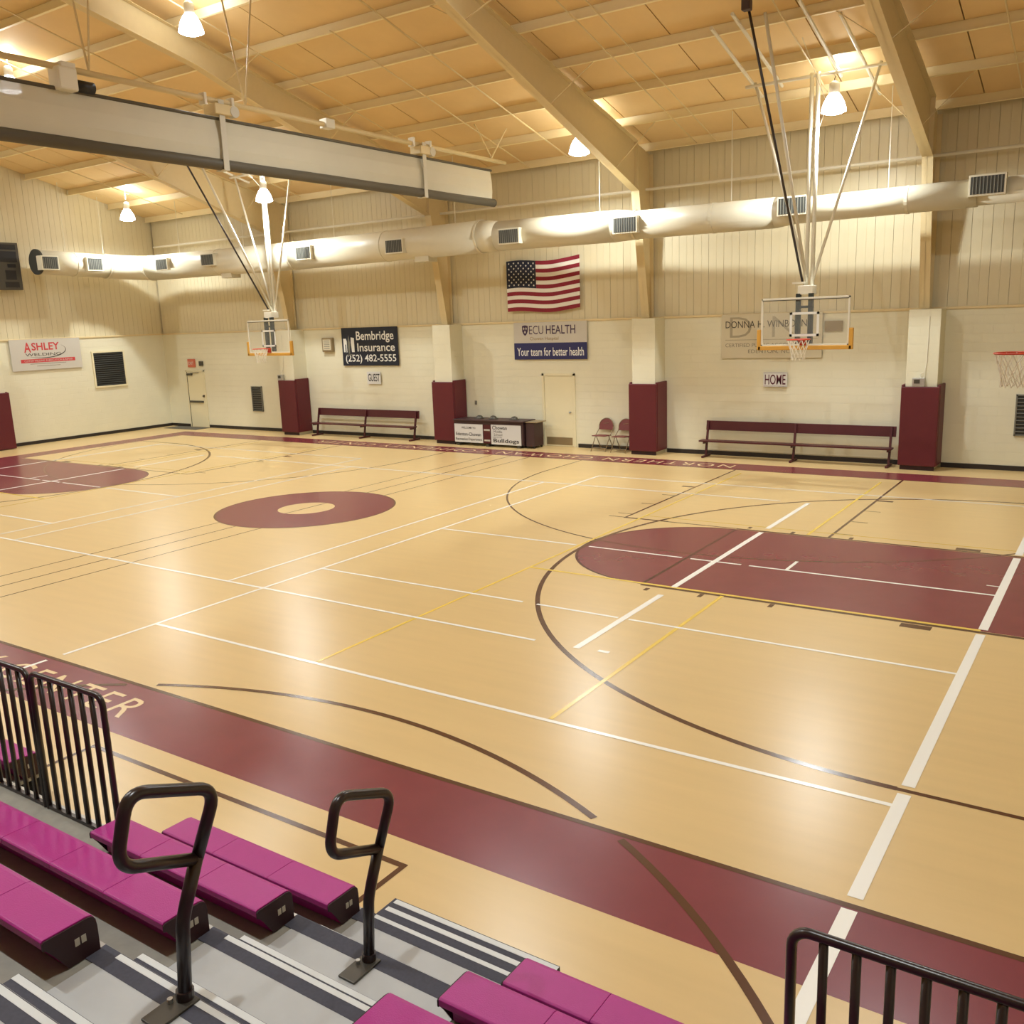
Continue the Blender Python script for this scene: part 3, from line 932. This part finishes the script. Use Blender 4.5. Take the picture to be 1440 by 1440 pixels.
lamps = [
    (-29.1, 20.1, 7.46, 'bell lamp in the corner bay near the end wall'),
    (-21.71, 19.6, 7.32, 'bell lamp beside the guest side hoop mast'),
    (-11.36, 20.1, 7.44, 'bell lamp hanging beside the rafter above the flag side duct'),
    (-5.46, 20.0, 7.50, 'bell lamp hanging beside the home side hoop mast'),
    (-16.15, 13.07, 9.47, 'bell lamp high above midcourt beyond the divider curtain'),
    (-22.9, 13.07, 9.42, 'bell lamp seen just above the divider curtain'),
    (-29.4, 13.07, 9.47, 'bell lamp high above the left lane'),
    (-9.3, 13.07, 9.47, 'bell lamp high above midcourt on the home side'),
    (-2.4, 13.07, 9.47, 'bell lamp high above the right lane'),
    (-22.9, 1.6, 9.0, 'bell lamp over the far end of the bleacher'),
    (-16.15, 1.6, 9.0, 'bell lamp over the bleacher at midcourt'),
    (-9.3, 1.6, 9.0, 'bell lamp over the bleacher past the open gap'),
    (-2.4, 1.6, 9.0, 'bell lamp over the bleacher aisle'),
]
proto = lamp_proto()
for i, (x, yy, z, lab) in enumerate(lamps):
    o = proto if i == 0 else copy_tree(proto, (x, yy, z))
    o.location = (x, yy, z)
    setp(o, lab, 'ceiling lamp', 'high bay lamps hanging from the roof')
for i, (x, yy, z, lab) in enumerate(lamps):
    r = [o for o in COL.objects if o.get('label') == lab][0]
    top = zroof(yy) - .01
    build('cord', MB().tube([(x, yy, z + .66), (x, yy, top)], .012, 6), 'white_steel', r)
    for nm, dz, e, rad in (('lamp_light', -.17, LAMP_W, .10), ('lamp_uplight', .80, LAMP_UP, .08)):
        ld = bpy.data.lights.new(nm, 'SPOT' if dz < 0 else 'POINT')
        if dz < 0:
            ld.spot_size = math.radians(168)
            ld.spot_blend = 0.75
        ld.energy = e
        ld.color = LAMP_COL
        ld.shadow_soft_size = rad
        lo = bpy.data.objects.new(nm, ld)
        COL.objects.link(lo)
        lo.parent = r
        lo.location = (.06 if dz > 0 else 0, 0, dz)

# ------------------------------------------------------------------ divider curtain
cu = empty('divider_curtain', (CX, 13, 6.5), 'rolled up grey mesh divider curtain hanging across midcourt', 'curtain')
XC, CY0, CY1 = -14.02, 5.6, 20.2
ZB, ZT = 6.62, 7.36
sheet = MB()
N = 60
for layer, dx in enumerate((-.06, .06)):
    for i in range(N):
        a, b2 = CY0 + (CY1 - CY0) * i / N, CY0 + (CY1 - CY0) * (i + 1) / N
        prof = [(ZT, 0), (ZT - .25, .9), (ZT - .5, 1.1), (ZB, .6)]
        for (za, ka), (zb, kb) in zip(prof[:-1], prof[1:]):
            wa, wb = .012 * math.sin(a * 2.1), .012 * math.sin(b2 * 2.1)
            sheet.quad((XC + dx * ka + wa * ka, a, za), (XC + dx * ka + wb * ka, b2, za), (XC + dx * kb + wb * kb, b2, zb), (XC + dx * kb + wa * kb, a, zb))
build('mesh_sheet', sheet, 'curtain', cu, smooth=True)
build('bottom_bar', MB().tube([(XC, CY0 - .1, ZB - .03), (XC, CY1 + .12, ZB - .03)], .10, 16), 'curtain_bar', cu, smooth=True)
build('top_bar', MB().tube([(XC, CY0, ZT + .01), (XC, CY1 + .05, ZT + .01)], .03, 10), 'curtain_bar', cu, smooth=True)
build('support_pipe', MB().tube([(XC, CY0, 7.70), (XC, 20.9, 7.62)], .05, 12), 'steel_cream', cu, smooth=True)
for yy in (11.75, 17.45):
    s = MB().box(XC + .10, XC + .115, yy - .06, yy + .06, ZB - .12, 7.68).box(XC - .115, XC - .10, yy + .04, yy + .14, ZB - .12, 7.68).box(XC - .115, XC + .115, yy - .06, yy + .06, ZB - .135, ZB - .12)
    build('lift_strap', s, 'strap', cu)
    build('pulley_block', MB().box(XC - .16, XC + .16, yy - .18, yy + .22, 7.42, 7.60), 'steel_cream', cu, bevel=.02)
    build('pulley_wheel', MB().tube([(XC + .17, yy + .25, 7.5), (XC + .05, yy + .25, 7.5)], .10, 14), 'strap', cu)
    for s2 in (-1, 1):
        build('clamp', MB().box(XC - .08, XC + .08, yy + s2 * .3 - .03, yy + s2 * .3 + .03, 7.56, 7.76), 'white_steel', cu, bevel=.01)
for yy in (8.9, 14.5):
    build('clamp', MB().box(XC - .10, XC + .10, yy - .12, yy + .12, 7.58, 7.76), 'white_steel', cu, bevel=.01)
mt = build('lift_motor', MB().box(XC - .13, XC + .16, 8.68, 9.0, 7.34, 7.68), 'white_steel', cu, bevel=.03)
build('motor_drum', MB().tube([(XC + .05, 9.0, 7.45), (XC + .05, 9.30, 7.45)], .09, 14), 'black', mt, smooth=True)
for yy in (9.3, 12.4, 20.3):
    for s2 in (-1, 1):
        z = zroof(yy + s2 * .3)
        build('hanger_rod', MB().tube([(XC, yy, 7.68), (XC + s2 * .35, yy + s2 * .2, z - .02)], .018, 6), 'steel_cream', cu)

# ------------------------------------------------------------------ basketball hoops
def hoop(bx, by, ang, label, main=False, mast_top=None):
    # local frame: board faces -Y local, rim towards -Y; x across
    r = empty('basketball_hoop', (bx, by, 0), label, 'basketball hoop', 'glass backboards hung from the roof')
    r.rotation_euler = (0, 0, 0)
    M = Matrix.Translation(Vector((bx, by, 0))) @ Matrix.Rotation(ang, 4, 'Z')
    def P(name, mb, m, parent=r, **k):
        mb.xf(M)
        return build(name, mb, m, parent, **k)
    zb, zt, hw = 2.90, 3.90, .92
    fr = MB().box(-hw, hw, -.02, .02, zt - .04, zt).box(-hw, hw, -.02, .02, zb, zb + .04).box(-hw, -hw + .04, -.02, .02, zb, zt).box(hw - .04, hw, -.02, .02, zb, zt)
    board = P('backboard_frame', fr, 'white_steel', bevel=.004)
    P('glass_pane', MB().box(-hw + .04, hw - .04, -.006, .006, zb + .04, zt - .04), 'glass', board)
    P('top_edge', MB().box(-hw + .03, hw - .03, -.024, -.02, zt - .055, zt - .038), 'gunmetal', board)
    tg = MB()
    for (a, b2, c, d) in ((-.305, .305, 3.55, 3.60), (-.305, .305, 3.10, 3.15), (-.305, -.255, 3.10, 3.60), (.255, .305, 3.10, 3.60)):
        tg.box(a, b2, -.012, -.007, c, d)
    P('target_square', tg, 'ink_white', board)
    pd = MB().box(-hw - .06, hw + .06, -.04, .04, zb - .075, zb + .012).box(-hw - .08, -hw + .005, -.04, .04, zb - .075, zb + .36).box(hw - .005, hw + .08, -.04, .04, zb - .075, zb + .36)
    P('edge_padding', pd, 'pad_gold', board, bevel=.012)
    # rim
    rc = -.15 - .23
    rp = [(.232 * math.cos(a), rc + .232 * math.sin(a), 3.05) for a in [i * 2 * PI / 32 for i in range(32)]]
    rim = P('rim', MB().tube(rp, .011, 8, closed=True), 'rim', r, smooth=True)
    br = MB().box(-.07, .07, -.16, -.02, 3.02, 3.045).box(-.075, .075, -.04, -.02, 2.92, 3.06)
    br.prism([(-.16, 3.02), (-.02, 3.02), (-.02, 2.93)], -.075, -.06, 'x').prism([(-.16, 3.02), (-.02, 3.02), (-.02, 2.93)], .06, .075, 'x')
    P('rim_bracket', br, 'rim', rim)
    net = MB()
    NS = 12
    lev = [(3.045, .225), (2.93, .19), (2.82, .155), (2.72, .135), (2.63, .14)]
    for i in range(NS):
        for k in range(len(lev) - 1):
            (z0_, r0_), (z1_, r1_) = lev[k], lev[k + 1]
            a0_ = 2 * PI * (i + .5 * (k % 2)) / NS
            for dlt in (-.5, .5):
                a1_ = a0_ + 2 * PI * dlt / NS
                net.tube([(r0_ * math.cos(a0_), rc + r0_ * math.sin(a0_), z0_), (r1_ * math.cos(a1_), rc + r1_ * math.sin(a1_), z1_)], .006, 4)
    P('net', net, 'net', r)
    # steel behind the glass
    bk = MB()
    for x in (-.16, .10):
        bk.box(x - .045, x + .045, .03, .13, 2.95, 3.98)
    bk.box(-.2, .16, .03, .10, 3.68, 3.73).box(-.2, .16, .03, .10, 3.1, 3.15)
    P('goal_post', bk, 'post_dark', r)
    hd = MB().box(-.17, .14, .03, .34, 3.96, 4.14)
    P('height_adjuster', hd, 'white_steel', r, bevel=.01)
    P('adjuster_crank', MB().bar((-.32, .15, 4.2), (-.05, .15, 4.2), .035), 'white_steel', r)
    def topz(xl, yl):
        p = M @ Vector((xl, yl, 0))
        return zroof(p.y) - .215
    ztp = topz(0, .42)
    ms = MB()
    for x in (-.075, .05):
        ms.tube([(x, .30, 4.10), (x, .30, ztp)], .042, 10)
    mast = P('mast', ms, 'white_steel', r, smooth=True)
    for s2 in (-1, 1):
        P('side_brace', MB().tube([(s2 * .06, .30, 4.25), (s2 * 1.25, .30, ztp)], .03, 8), 'white_steel', r, smooth=True)
    for i, (x, ya, yb) in enumerate(((-1.3, -2.0, .9), (-.78, -2.3, .6), (.42, -2.3, .6), (.95, -1.6, 1.6))):
        if main:
            ya, yb = -1.8, 1.3
        P('roof_channel', MB().tube([(x, ya, topz(x, ya) - .04), (x, yb, topz(x, yb) - .04)], .035, 8), 'white_steel', r)
    P('cross_channel', MB().tube([(-1.45, .30, ztp - .06), (1.4, .30, ztp - .06)], .035, 8), 'white_steel', r)
    # folding brace running forward to the roof
    fx, fy = (-.42, -2.55) if not main else (-.42, 2.2)
    tb = topz(fx, fy)
    P('fold_brace', MB().tube([(-.12, .18, 4.22), (fx, fy, tb)], .026, 8), 'rail', r, smooth=True)
    P('fold_brace_tube', MB().tube([(-.06, .26, 4.22), (fx + .16, fy + (.5 if not main else -.5), topz(fx + .16, fy + .5))], .034, 8), 'white_steel', r, smooth=True)
    P('brace_winch', MB().box(fx - .08, fx + .08, fy - .08, fy + .08, tb - .18, tb + .05), 'table', r, bevel=.02)
    P('winch_cable', MB().tube([(.0, .30, 7.0), (.30, .1, 7.6 if not main else 8.0), (.1, -1.0, topz(.1, -1.0))], .006, 5), 'white_steel', r)
    return r
hoop(-5.83, 19.70, 0, 'glass backboard hoop hung in front of the accountant banner on the home side')
hoop(-22.2, 19.75, 0, 'glass backboard hoop hung from the roof beside the guest bench')
hoop(-.88, 13.07, -PI / 2, 'main court hoop above the maroon lane with only its rim in view', main=True)

# ------------------------------------------------------------------ team benches
def team_bench(x0, x1, label):
    r = empty('team_bench', ((x0 + x1) / 2, 22.4, 0), label, 'bench')
    build('backrest', MB().prism([(22.52, .68), (22.55, .68), (22.58, .92), (22.55, .92)], x0, x1, 'x'), 'bench', r, bevel=.006)
    build('seat', MB().box(x0 - .06, x1 - .02, 22.16, 22.44, .41, .45), 'bench', r, bevel=.006)
    for x in (x0 + .06, (x0 + x1) / 2, x1 - .1):
        build('leg_post', MB().bar((x, 22.36, .03), (x, 22.53, .90), .05, .05), 'bench', r)
        build('seat_arm', MB().bar((x, 22.20, .385), (x, 22.45, .385), .045, .05), 'bench', r)
        build('foot', MB().box(x - .03, x + .03, 22.12, 22.62, 0, .05), 'bench', r, bevel=.006)
team_bench(-9.12, -4.48, 'long maroon team bench standing below the home sign')
team_bench(-23.2, -18.74, 'long maroon team bench standing below the guest sign')

# ------------------------------------------------------------------ scorer table
r = empty('scorer_table', (-15.75, 22.2, 0), 'dark scorer table fronted by two white banners beside a maroon pad', 'table')
build('top', MB().box(-16.945, -14.42, 21.95, 22.62, .745, .79), 'table', r, bevel=.006)
build('front_panel', MB().box(-16.94, -14.46, 22.0, 22.03, .10, .745), 'table', r)
for x in (-16.94, -14.49):
    build('end_panel', MB().box(x, x + .03, 22.03, 22.58, .06, .745), 'table', r)
for x in (-16.8, -15.73, -14.62):
    build('foot', MB().box(x - .05, x + .05, 21.98, 22.55, 0, .06), 'gunmetal', r)
def table_banner(x0, x1, z0, z1, label):
    return build('table_banner', MB().box(x0, x1, 21.985, 21.998, z0, z1), 'banner_white', None, label=label, cat='banner')
def ttext(p, s, x, z, w_, h_, m='ink', off=0.0):
    build('lettering', on_far(text_mb(s, w_, h_, off), x, z, 21.983), m, p, recalc=False)
b = table_banner(-16.92, -15.88, .10, .65, 'white recreation department banner on the front of the scorer table')
ttext(b, 'WELCOME TO', -16.40, .54, .52, .06, 'ink', .01)
ttext(b, 'Edenton-Chowan', -16.41, .35, .92, .10, 'ink', .012)
ttext(b, 'Recreation', -16.66, .20, .44, .085, 'ink', .008)
ttext(b, 'Department', -16.16, .19, .50, .10, 'ink', .008)
b = table_banner(-15.58, -14.53, .08, .66, 'white school banner reading bulldogs on the front of the scorer table')
ttext(b, 'Chowan', -15.27, .575, .52, .11, 'ink', .01)
ttext(b, 'Middle', -15.33, .46, .30, .07, 'ink_dark')
ttext(b, 'School', -15.33, .37, .30, .07, 'ink_dark')
ttext(b, 'HOME OF THE', -15.36, .29, .32, .035, 'ink_dark')
ttext(b, 'Bulldogs', -15.05, .18, .90, .15, 'ink', .016)
c = empty('numbered_strip', (-15.73, 21.98, .12), 'narrow dark strip with pale patches between the two table banners', 'strip')
build('backing', MB().box(-15.86, -15.60, 21.985, 21.998, .10, .65), 'bench', c)
for z in (.47, .16):
    build('patch', MB().box(-15.83, -15.62, 21.981, 21.985, z, z + .05), 'plate', c)
for x, yy, lab in ((-16.20, 22.30, 'dark domed cap at the end of the scorer table near the pad'), (-15.72, 22.33, 'dark domed cap in the middle of the scorer table'), (-14.95, 22.30, 'dark domed cap on the scorer table end near the door')):
    c = empty('cap', (x, yy, .79), lab, 'cap', 'dark caps lying on the scorer table')
    build('brim', MB().lathe([(0, .791), (.15, .791), (.155, .80), (.10, .815)], (x, yy, 0), 18), 'gunmetal', c, smooth=True)
    build('crown', MB().lathe([(.11, .80), (.10, .84), (.07, .87), (.03, .885), (0, .888)], (x, yy, 0), 18), 'gunmetal', c, smooth=True)
c = empty('side_cart', (-14.28, 22.3, 0), 'small dark cart tucked against the end of the scorer table', 'cart')
build('body', MB().box(-14.40, -14.12, 22.05, 22.55, .06, .74), 'table', c, bevel=.01)
build('tray', MB().box(-14.40, -14.02, 22.03, 22.57, .745, .77), 'kick', c, bevel=.005)
for x in (-14.36, -14.16):
    for yy in (22.1, 22.5):
        build('wheel', MB().tube([(x - .02, yy, .03), (x + .02, yy, .03)], .03, 10), 'black', c)

# ------------------------------------------------------------------ folding chairs
def folding_chair(x, yy, label):
    r = empty('folding_chair', (x, yy, 0), label, 'chair', 'folding chairs against the far wall')
    P = lambda a, b2, c: (x + a, yy + b2, c)
    hw = .215
    # back: rounded panel
    bp = MB()
    pts = [(-hw, .56)] + [(-hw, .62)] + [(hw * math.cos(a), .66 + .21 * math.sin(a)) for a in [PI - i * PI / 12 for i in range(13)]] + [(hw, .62), (hw, .56)]
    bp.prism(pts, yy + .27, yy + .29, 'y')
    bp.v = [Vector((p.x + x, p.y + (p.z - .56) * .18, p.z)) for p in bp.v]
    back = build('backrest', bp, 'chair_seat', r, bevel=.004)
    for k in (-1, 1):
        sl = MB().bar(P(-.09, .27 + .03, .70 + k * .03), P(.07, .27 + .03, .70 + k * .03 + .02), .012, .012)
        build('backrest_slot', sl, 'chair_metal', back)
    build('seat', MB().prism([(-.20, .425), (.20, .405), (.20, .43), (-.20, .45)], x - .20, x + .20, 'x').xf(Matrix.Translation((0, yy, 0))), 'chair_seat', r, bevel=.006)
    arch = [P(-hw, .27, .0), P(-hw - .005, .25, .3)]
    for s2 in (-1, 1):
        build('frame_leg', MB().tube([P(s2 * (hw + .005), -.22, .01), P(s2 * (hw + .005), .08, .43), P(s2 * (hw + .005), .27, .57), P(s2 * hw, .30, .66)], .012, 7), 'chair_metal', r, smooth=True)
        build('rear_leg', MB().tube([P(s2 * (hw - .02), .32, .01), P(s2 * (hw - .02), .05, .41)], .011, 7), 'chair_metal', r, smooth=True)
    arc = [P((hw + .004) * math.cos(a), .29 + .04 * math.sin(a), .66 + .215 * math.sin(a)) for a in [PI - i * PI / 14 for i in range(15)]]
    build('back_hoop', MB().tube(arc, .012, 7), 'chair_metal', r, smooth=True)
    build('stretcher', MB().tube([P(-hw, -.15, .10), P(hw, -.15, .10)], .009, 6), 'chair_metal', r)
    build('stretcher', MB().tube([P(-hw + .02, .26, .10), P(hw - .02, .26, .10)], .009, 6), 'chair_metal', r)
folding_chair(-12.12, 22.38, 'maroon folding chair against the wall standing next to the plain door')
folding_chair(-11.50, 22.36, 'maroon folding chair half hidden behind the maroon pad')

# door mat
build('door_mat', MB().box(-31.1, -29.2, 22.0, 22.7, 0.0015, .012), 'mat_grey', None, label='grey mat on the floor in front of the exit door', cat='mat')

# ------------------------------------------------------------------ bleachers
YNOSE = [3.56, 3.06, 2.52, 1.96, 1.42, .88, .34, -.20, -.74, -1.28]
def zdk(k):
    return .22 + .262 * k
NR = len(YNOSE)
BX0, BX1, AX0, AX1 = -12.5, 3.2, -3.63, -2.40
def runs(k):           # stretches of deck
    return [(BX0, -7.12), (-5.17, -.87), (1.2, BX1)] if k == 0 else [(BX0, BX1)]
bl = empty('bleacher', (-4.5, 1, 0), 'grey stepped bleacher with a striped aisle facing the court', 'bleachers')
for k in range(NR):
    yb = (YNOSE[k + 1] - .03) if k + 1 < NR else -1.9
    for a, b2 in runs(k):
        d = build('deck', MB().box(a, b2, yb, YNOSE[k], zdk(k) - .03, zdk(k)), 'deck', bl)
        build('nosing', MB().box(a, b2, YNOSE[k] - .028, YNOSE[k] + .006, zdk(k) - .034, zdk(k) + .004), 'alu', d)
        zlo = zdk(k - 1) if k else 0.0
        build('riser', MB().box(a, b2, YNOSE[k] - .05, YNOSE[k] - .035, zlo, zdk(k) - .03), 'grip', bl)
    # aisle treads: pale panel, dark grip strip, white line
    t = build('aisle_tread', MB().box(AX0 + .06, AX1 - .01, yb + .03, YNOSE[k] - .10, zdk(k), zdk(k) + .004), 'tread', bl)
    g = build('grip_strip', MB().box(AX0 + .0, AX1 - .01, YNOSE[k] - .10, YNOSE[k] + .004, zdk(k) + .001, zdk(k) + .006), 'grip', bl)
    if k != 1:
        build('white_line', MB().box(AX0 + .12, AX1 - .01, YNOSE[k] - .03, YNOSE[k] + .0, zdk(k) + .006, zdk(k) + .007), 'stripe', g)
    if k > 0:
        zi = zdk(k - 1) + .155
        dpt = .115 if k == 1 else .14
        s = build('half_step', MB().box(AX0 + .06, AX1 - .01, YNOSE[k] - .035, YNOSE[k] + dpt, zdk(k - 1) + .004, zi), 'grip', bl)
        build('white_line', MB().box(AX0 + .06, AX1 - .01, YNOSE[k] + dpt - .035, YNOSE[k] + dpt - .003, zi, zi + .002), 'stripe', s)
fs = build('front_step', MB().box(AX0 - .0, AX1 - .01, YNOSE[0] - .03, 3.86, 0, .115), 'grip', bl)
for a, b2 in ((3.815, 3.853), (3.735, 3.772)):
    build('white_line', MB().box(AX0 + .02, AX1 - .01, a, b2, .115, .117), 'stripe', fs)
build('side_skirt', MB().prism([(-1.9, 0), (YNOSE[0] - .05, 0), (YNOSE[0] - .05, zdk(0) - .04), (-1.9, zdk(NR - 1) - .04)], BX0, BX0 + .02, 'x'), 'grip', bl)
build('side_skirt', MB().prism([(-1.9, 0), (YNOSE[0] - .05, 0), (YNOSE[0] - .05, zdk(0) - .04), (-1.9, zdk(NR - 1) - .04)], BX1 - .02, BX1, 'x'), 'grip', bl)

SEATD = .243
def seat_profile(k):
    y0, z = YNOSE[k] - .03, zdk(k)
    return [(y0 + .004, z + .005), (y0 + .004, z + .13), (y0, z + .165), (y0 - .012, z + .183), (y0 - .035, z + .19), (y0 - SEATD + .01, z + .195), (y0 - SEATD, z + .188), (y0 - SEATD, z + .155), (y0 - SEATD + .012, z + .15), (y0 - .16, z + .13), (y0 - .145, z + .005)]
ORD = ['front', 'second', 'third', 'fourth', 'fifth', 'sixth', 'seventh', 'eighth', 'ninth', 'tenth']
def bench_row(k, a, b2, where, cap_l, cap_r):
    r = empty('seat_row', (0, 0, 0), 'maroon plastic seating in the %s row %s' % (ORD[k], where))
    r.parent = bl
    r.location = Vector(((a + b2) / 2, YNOSE[k] - .15, zdk(k))) - wloc(bl)
    L = b2 - a
    n = max(1, round(L / .48))
    wdt = L / n
    pr = seat_profile(k)
    m0 = build('seat_module', MB().prism(pr, a + .0007, a + wdt - .0007, 'x'), 'seat', r, bevel=.003)
    for i in range(1, n):
        link_copy(m0, r, m0.location + Vector((i * wdt, 0, 0)))
    y0, z = YNOSE[k] - .03, zdk(k)
    for flag, x, s2 in ((cap_l, a, -1), (cap_r, b2, 1)):
        if flag:
            xs_ = sorted((x + s2 * .001, x + s2 * .008))
            ep = [(p[0], p[1] - (.006 if p[1] > z + .12 else 0)) for p in pr]
            ep[-2] = (y0 - .20, z + .10)
            c = build('end_cap', MB().prism(ep, xs_[0], xs_[1], 'x'), 'seat_end', r)
            xp = sorted((x + s2 * .008, x + s2 * .010))
            for dy in (0, .030):
                build('row_plate', MB().box(xp[0], xp[1], y0 - .105 + dy, y0 - .083 + dy, z + .085, z + .12), 'plate', r)
bench_row(0, -12.4, -7.12, 'beyond the open wheelchair gap', False, True)
bench_row(0, -5.17, AX0, 'between the picket guards and the aisle', True, True)
bench_row(0, AX1, -.89, 'across the aisle by the single guard', True, True)
bench_row(0, 1.22, 3.15, 'by the right end wall', True, True)
bench_row(1, -12.4, -8.2, 'beyond the open wheelchair gap', False, True)
bench_row(1, -5.15, AX0, 'between the picket guards and the aisle', True, True)
bench_row(1, AX1, -.92, 'across the aisle by the single guard', True, True)
for k in range(2, NR):
    bench_row(k, -12.4, AX0, 'on the picket guard side of the aisle', False, True)
    if k < 6:
        bench_row(k, AX1, 3.15, 'across the aisle from the picket guards', True, False)
    else:
        bench_row(k, AX1, -.9, 'across the aisle from the picket guards', True, True)

# aisle hand rails
def hand_rail(yb, zb, label):
    x = (AX0 + AX1) / 2 - .005
    r = empty('aisle_handrail', (x, yb, zb), label, 'handrail', 'looped handrails in the bleacher aisle')
    Q = lambda dy, dz: (x, yb + dy, zb + dz)
    def rnd(pts, rad, n=6):
        out = []
        P_ = [Vector(p) for p in pts]
        for i, p in enumerate(P_):
            if i in (0, len(P_) - 1):
                out.append(p); continue
            d0 = (P_[i - 1] - p); d1 = (P_[i + 1] - p)
            ra = min(rad, d0.length * .45, d1.length * .45)
            a_, c_ = p + d0.normalized() * ra, p + d1.normalized() * ra
            for j in range(n + 1):
                t_ = j / n
                out.append(a_ * (1 - t_) ** 2 + p * 2 * t_ * (1 - t_) + c_ * t_ ** 2)
        return out
    build('post', MB().tube(rnd([Q(0, .012), Q(.03, .34), Q(.055, .41), Q(.13, .585)], .06), .0285, 14), 'rail', r, smooth=True)
    loop = rnd([Q(.13, .575), Q(.255, .83), Q(-.135, .995), Q(-.215, .72), Q(.125, .575)], .09, 8)
    build('grip_loop', MB().tube(loop, .0265, 14), 'rail', r, smooth=True)
    pl = build('foot_plate', MB().box(x - .055, x + .055, yb - .17, yb + .03, zb, zb + .012), 'gunmetal', r, bevel=.003)
    build('collar', MB().tube([Q(0, .012), Q(.002, .05)], .037, 14), 'rail', pl)
    build('bolt', MB().tube([(x - .03, yb - .05, zb + .012), (x - .03, yb - .05, zb + .03)], .012, 8), 'alu', pl)
hand_rail(2.985, zdk(1) + .006, 'looped dark handrail standing low in the striped aisle')
hand_rail(1.93, zdk(3) + .006, 'looped dark handrail standing higher up the striped aisle')

# picket guards
def picket_guard(x0, x1, label):
    yg, z0, z1 = 3.005, zdk(1) + .004, zdk(1) + 1.0
    r = empty('picket_guard', ((x0 + x1) / 2, yg, z0), label, 'guard rail', 'picket guards on the second bleacher row')
    rad = .07
    pts = [(x0, yg, z0), (x0, yg, z1 - rad)]
    pts += [(x0 + rad - rad * math.cos(a), yg, z1 - rad + rad * math.sin(a)) for a in [i * PI / 2 / 6 for i in range(1, 7)]]
    pts += [(x1 - rad + rad * math.sin(a), yg, z1 - rad + rad * math.cos(a)) for a in [i * PI / 2 / 6 for i in range(0, 7)]]
    pts += [(x1, yg, z0)]
    build('frame', MB().tube(pts, .020, 10), 'rail', r, smooth=True)
    n = round((x1 - x0) / .113)
    step = (x1 - x0) / n
    m0 = build('picket', MB().tube([(x0 + step, yg, z0 + .02), (x0 + step, yg, z1 - .008)], .0175, 8), 'rail', r, smooth=True)
    for i in range(2, n):
        link_copy(m0, r, m0.location + Vector(((i - 1) * step, 0, 0)))
    build('bottom_rail', MB().box(x0, x1, yg - .014, yg + .014, z0 + .0, z0 + .025), 'rail', r)
picket_guard(-6.02, -5.19, 'dark picket guard ending at the seats left of the aisle')
picket_guard(-6.90, -6.06, 'dark picket guard beside the open gap in the front row')
picket_guard(-7.78, -6.94, 'dark picket guard at the far end of the open gap')
picket_guard(-.87, .85, 'dark picket guard across the aisle at the other gap')
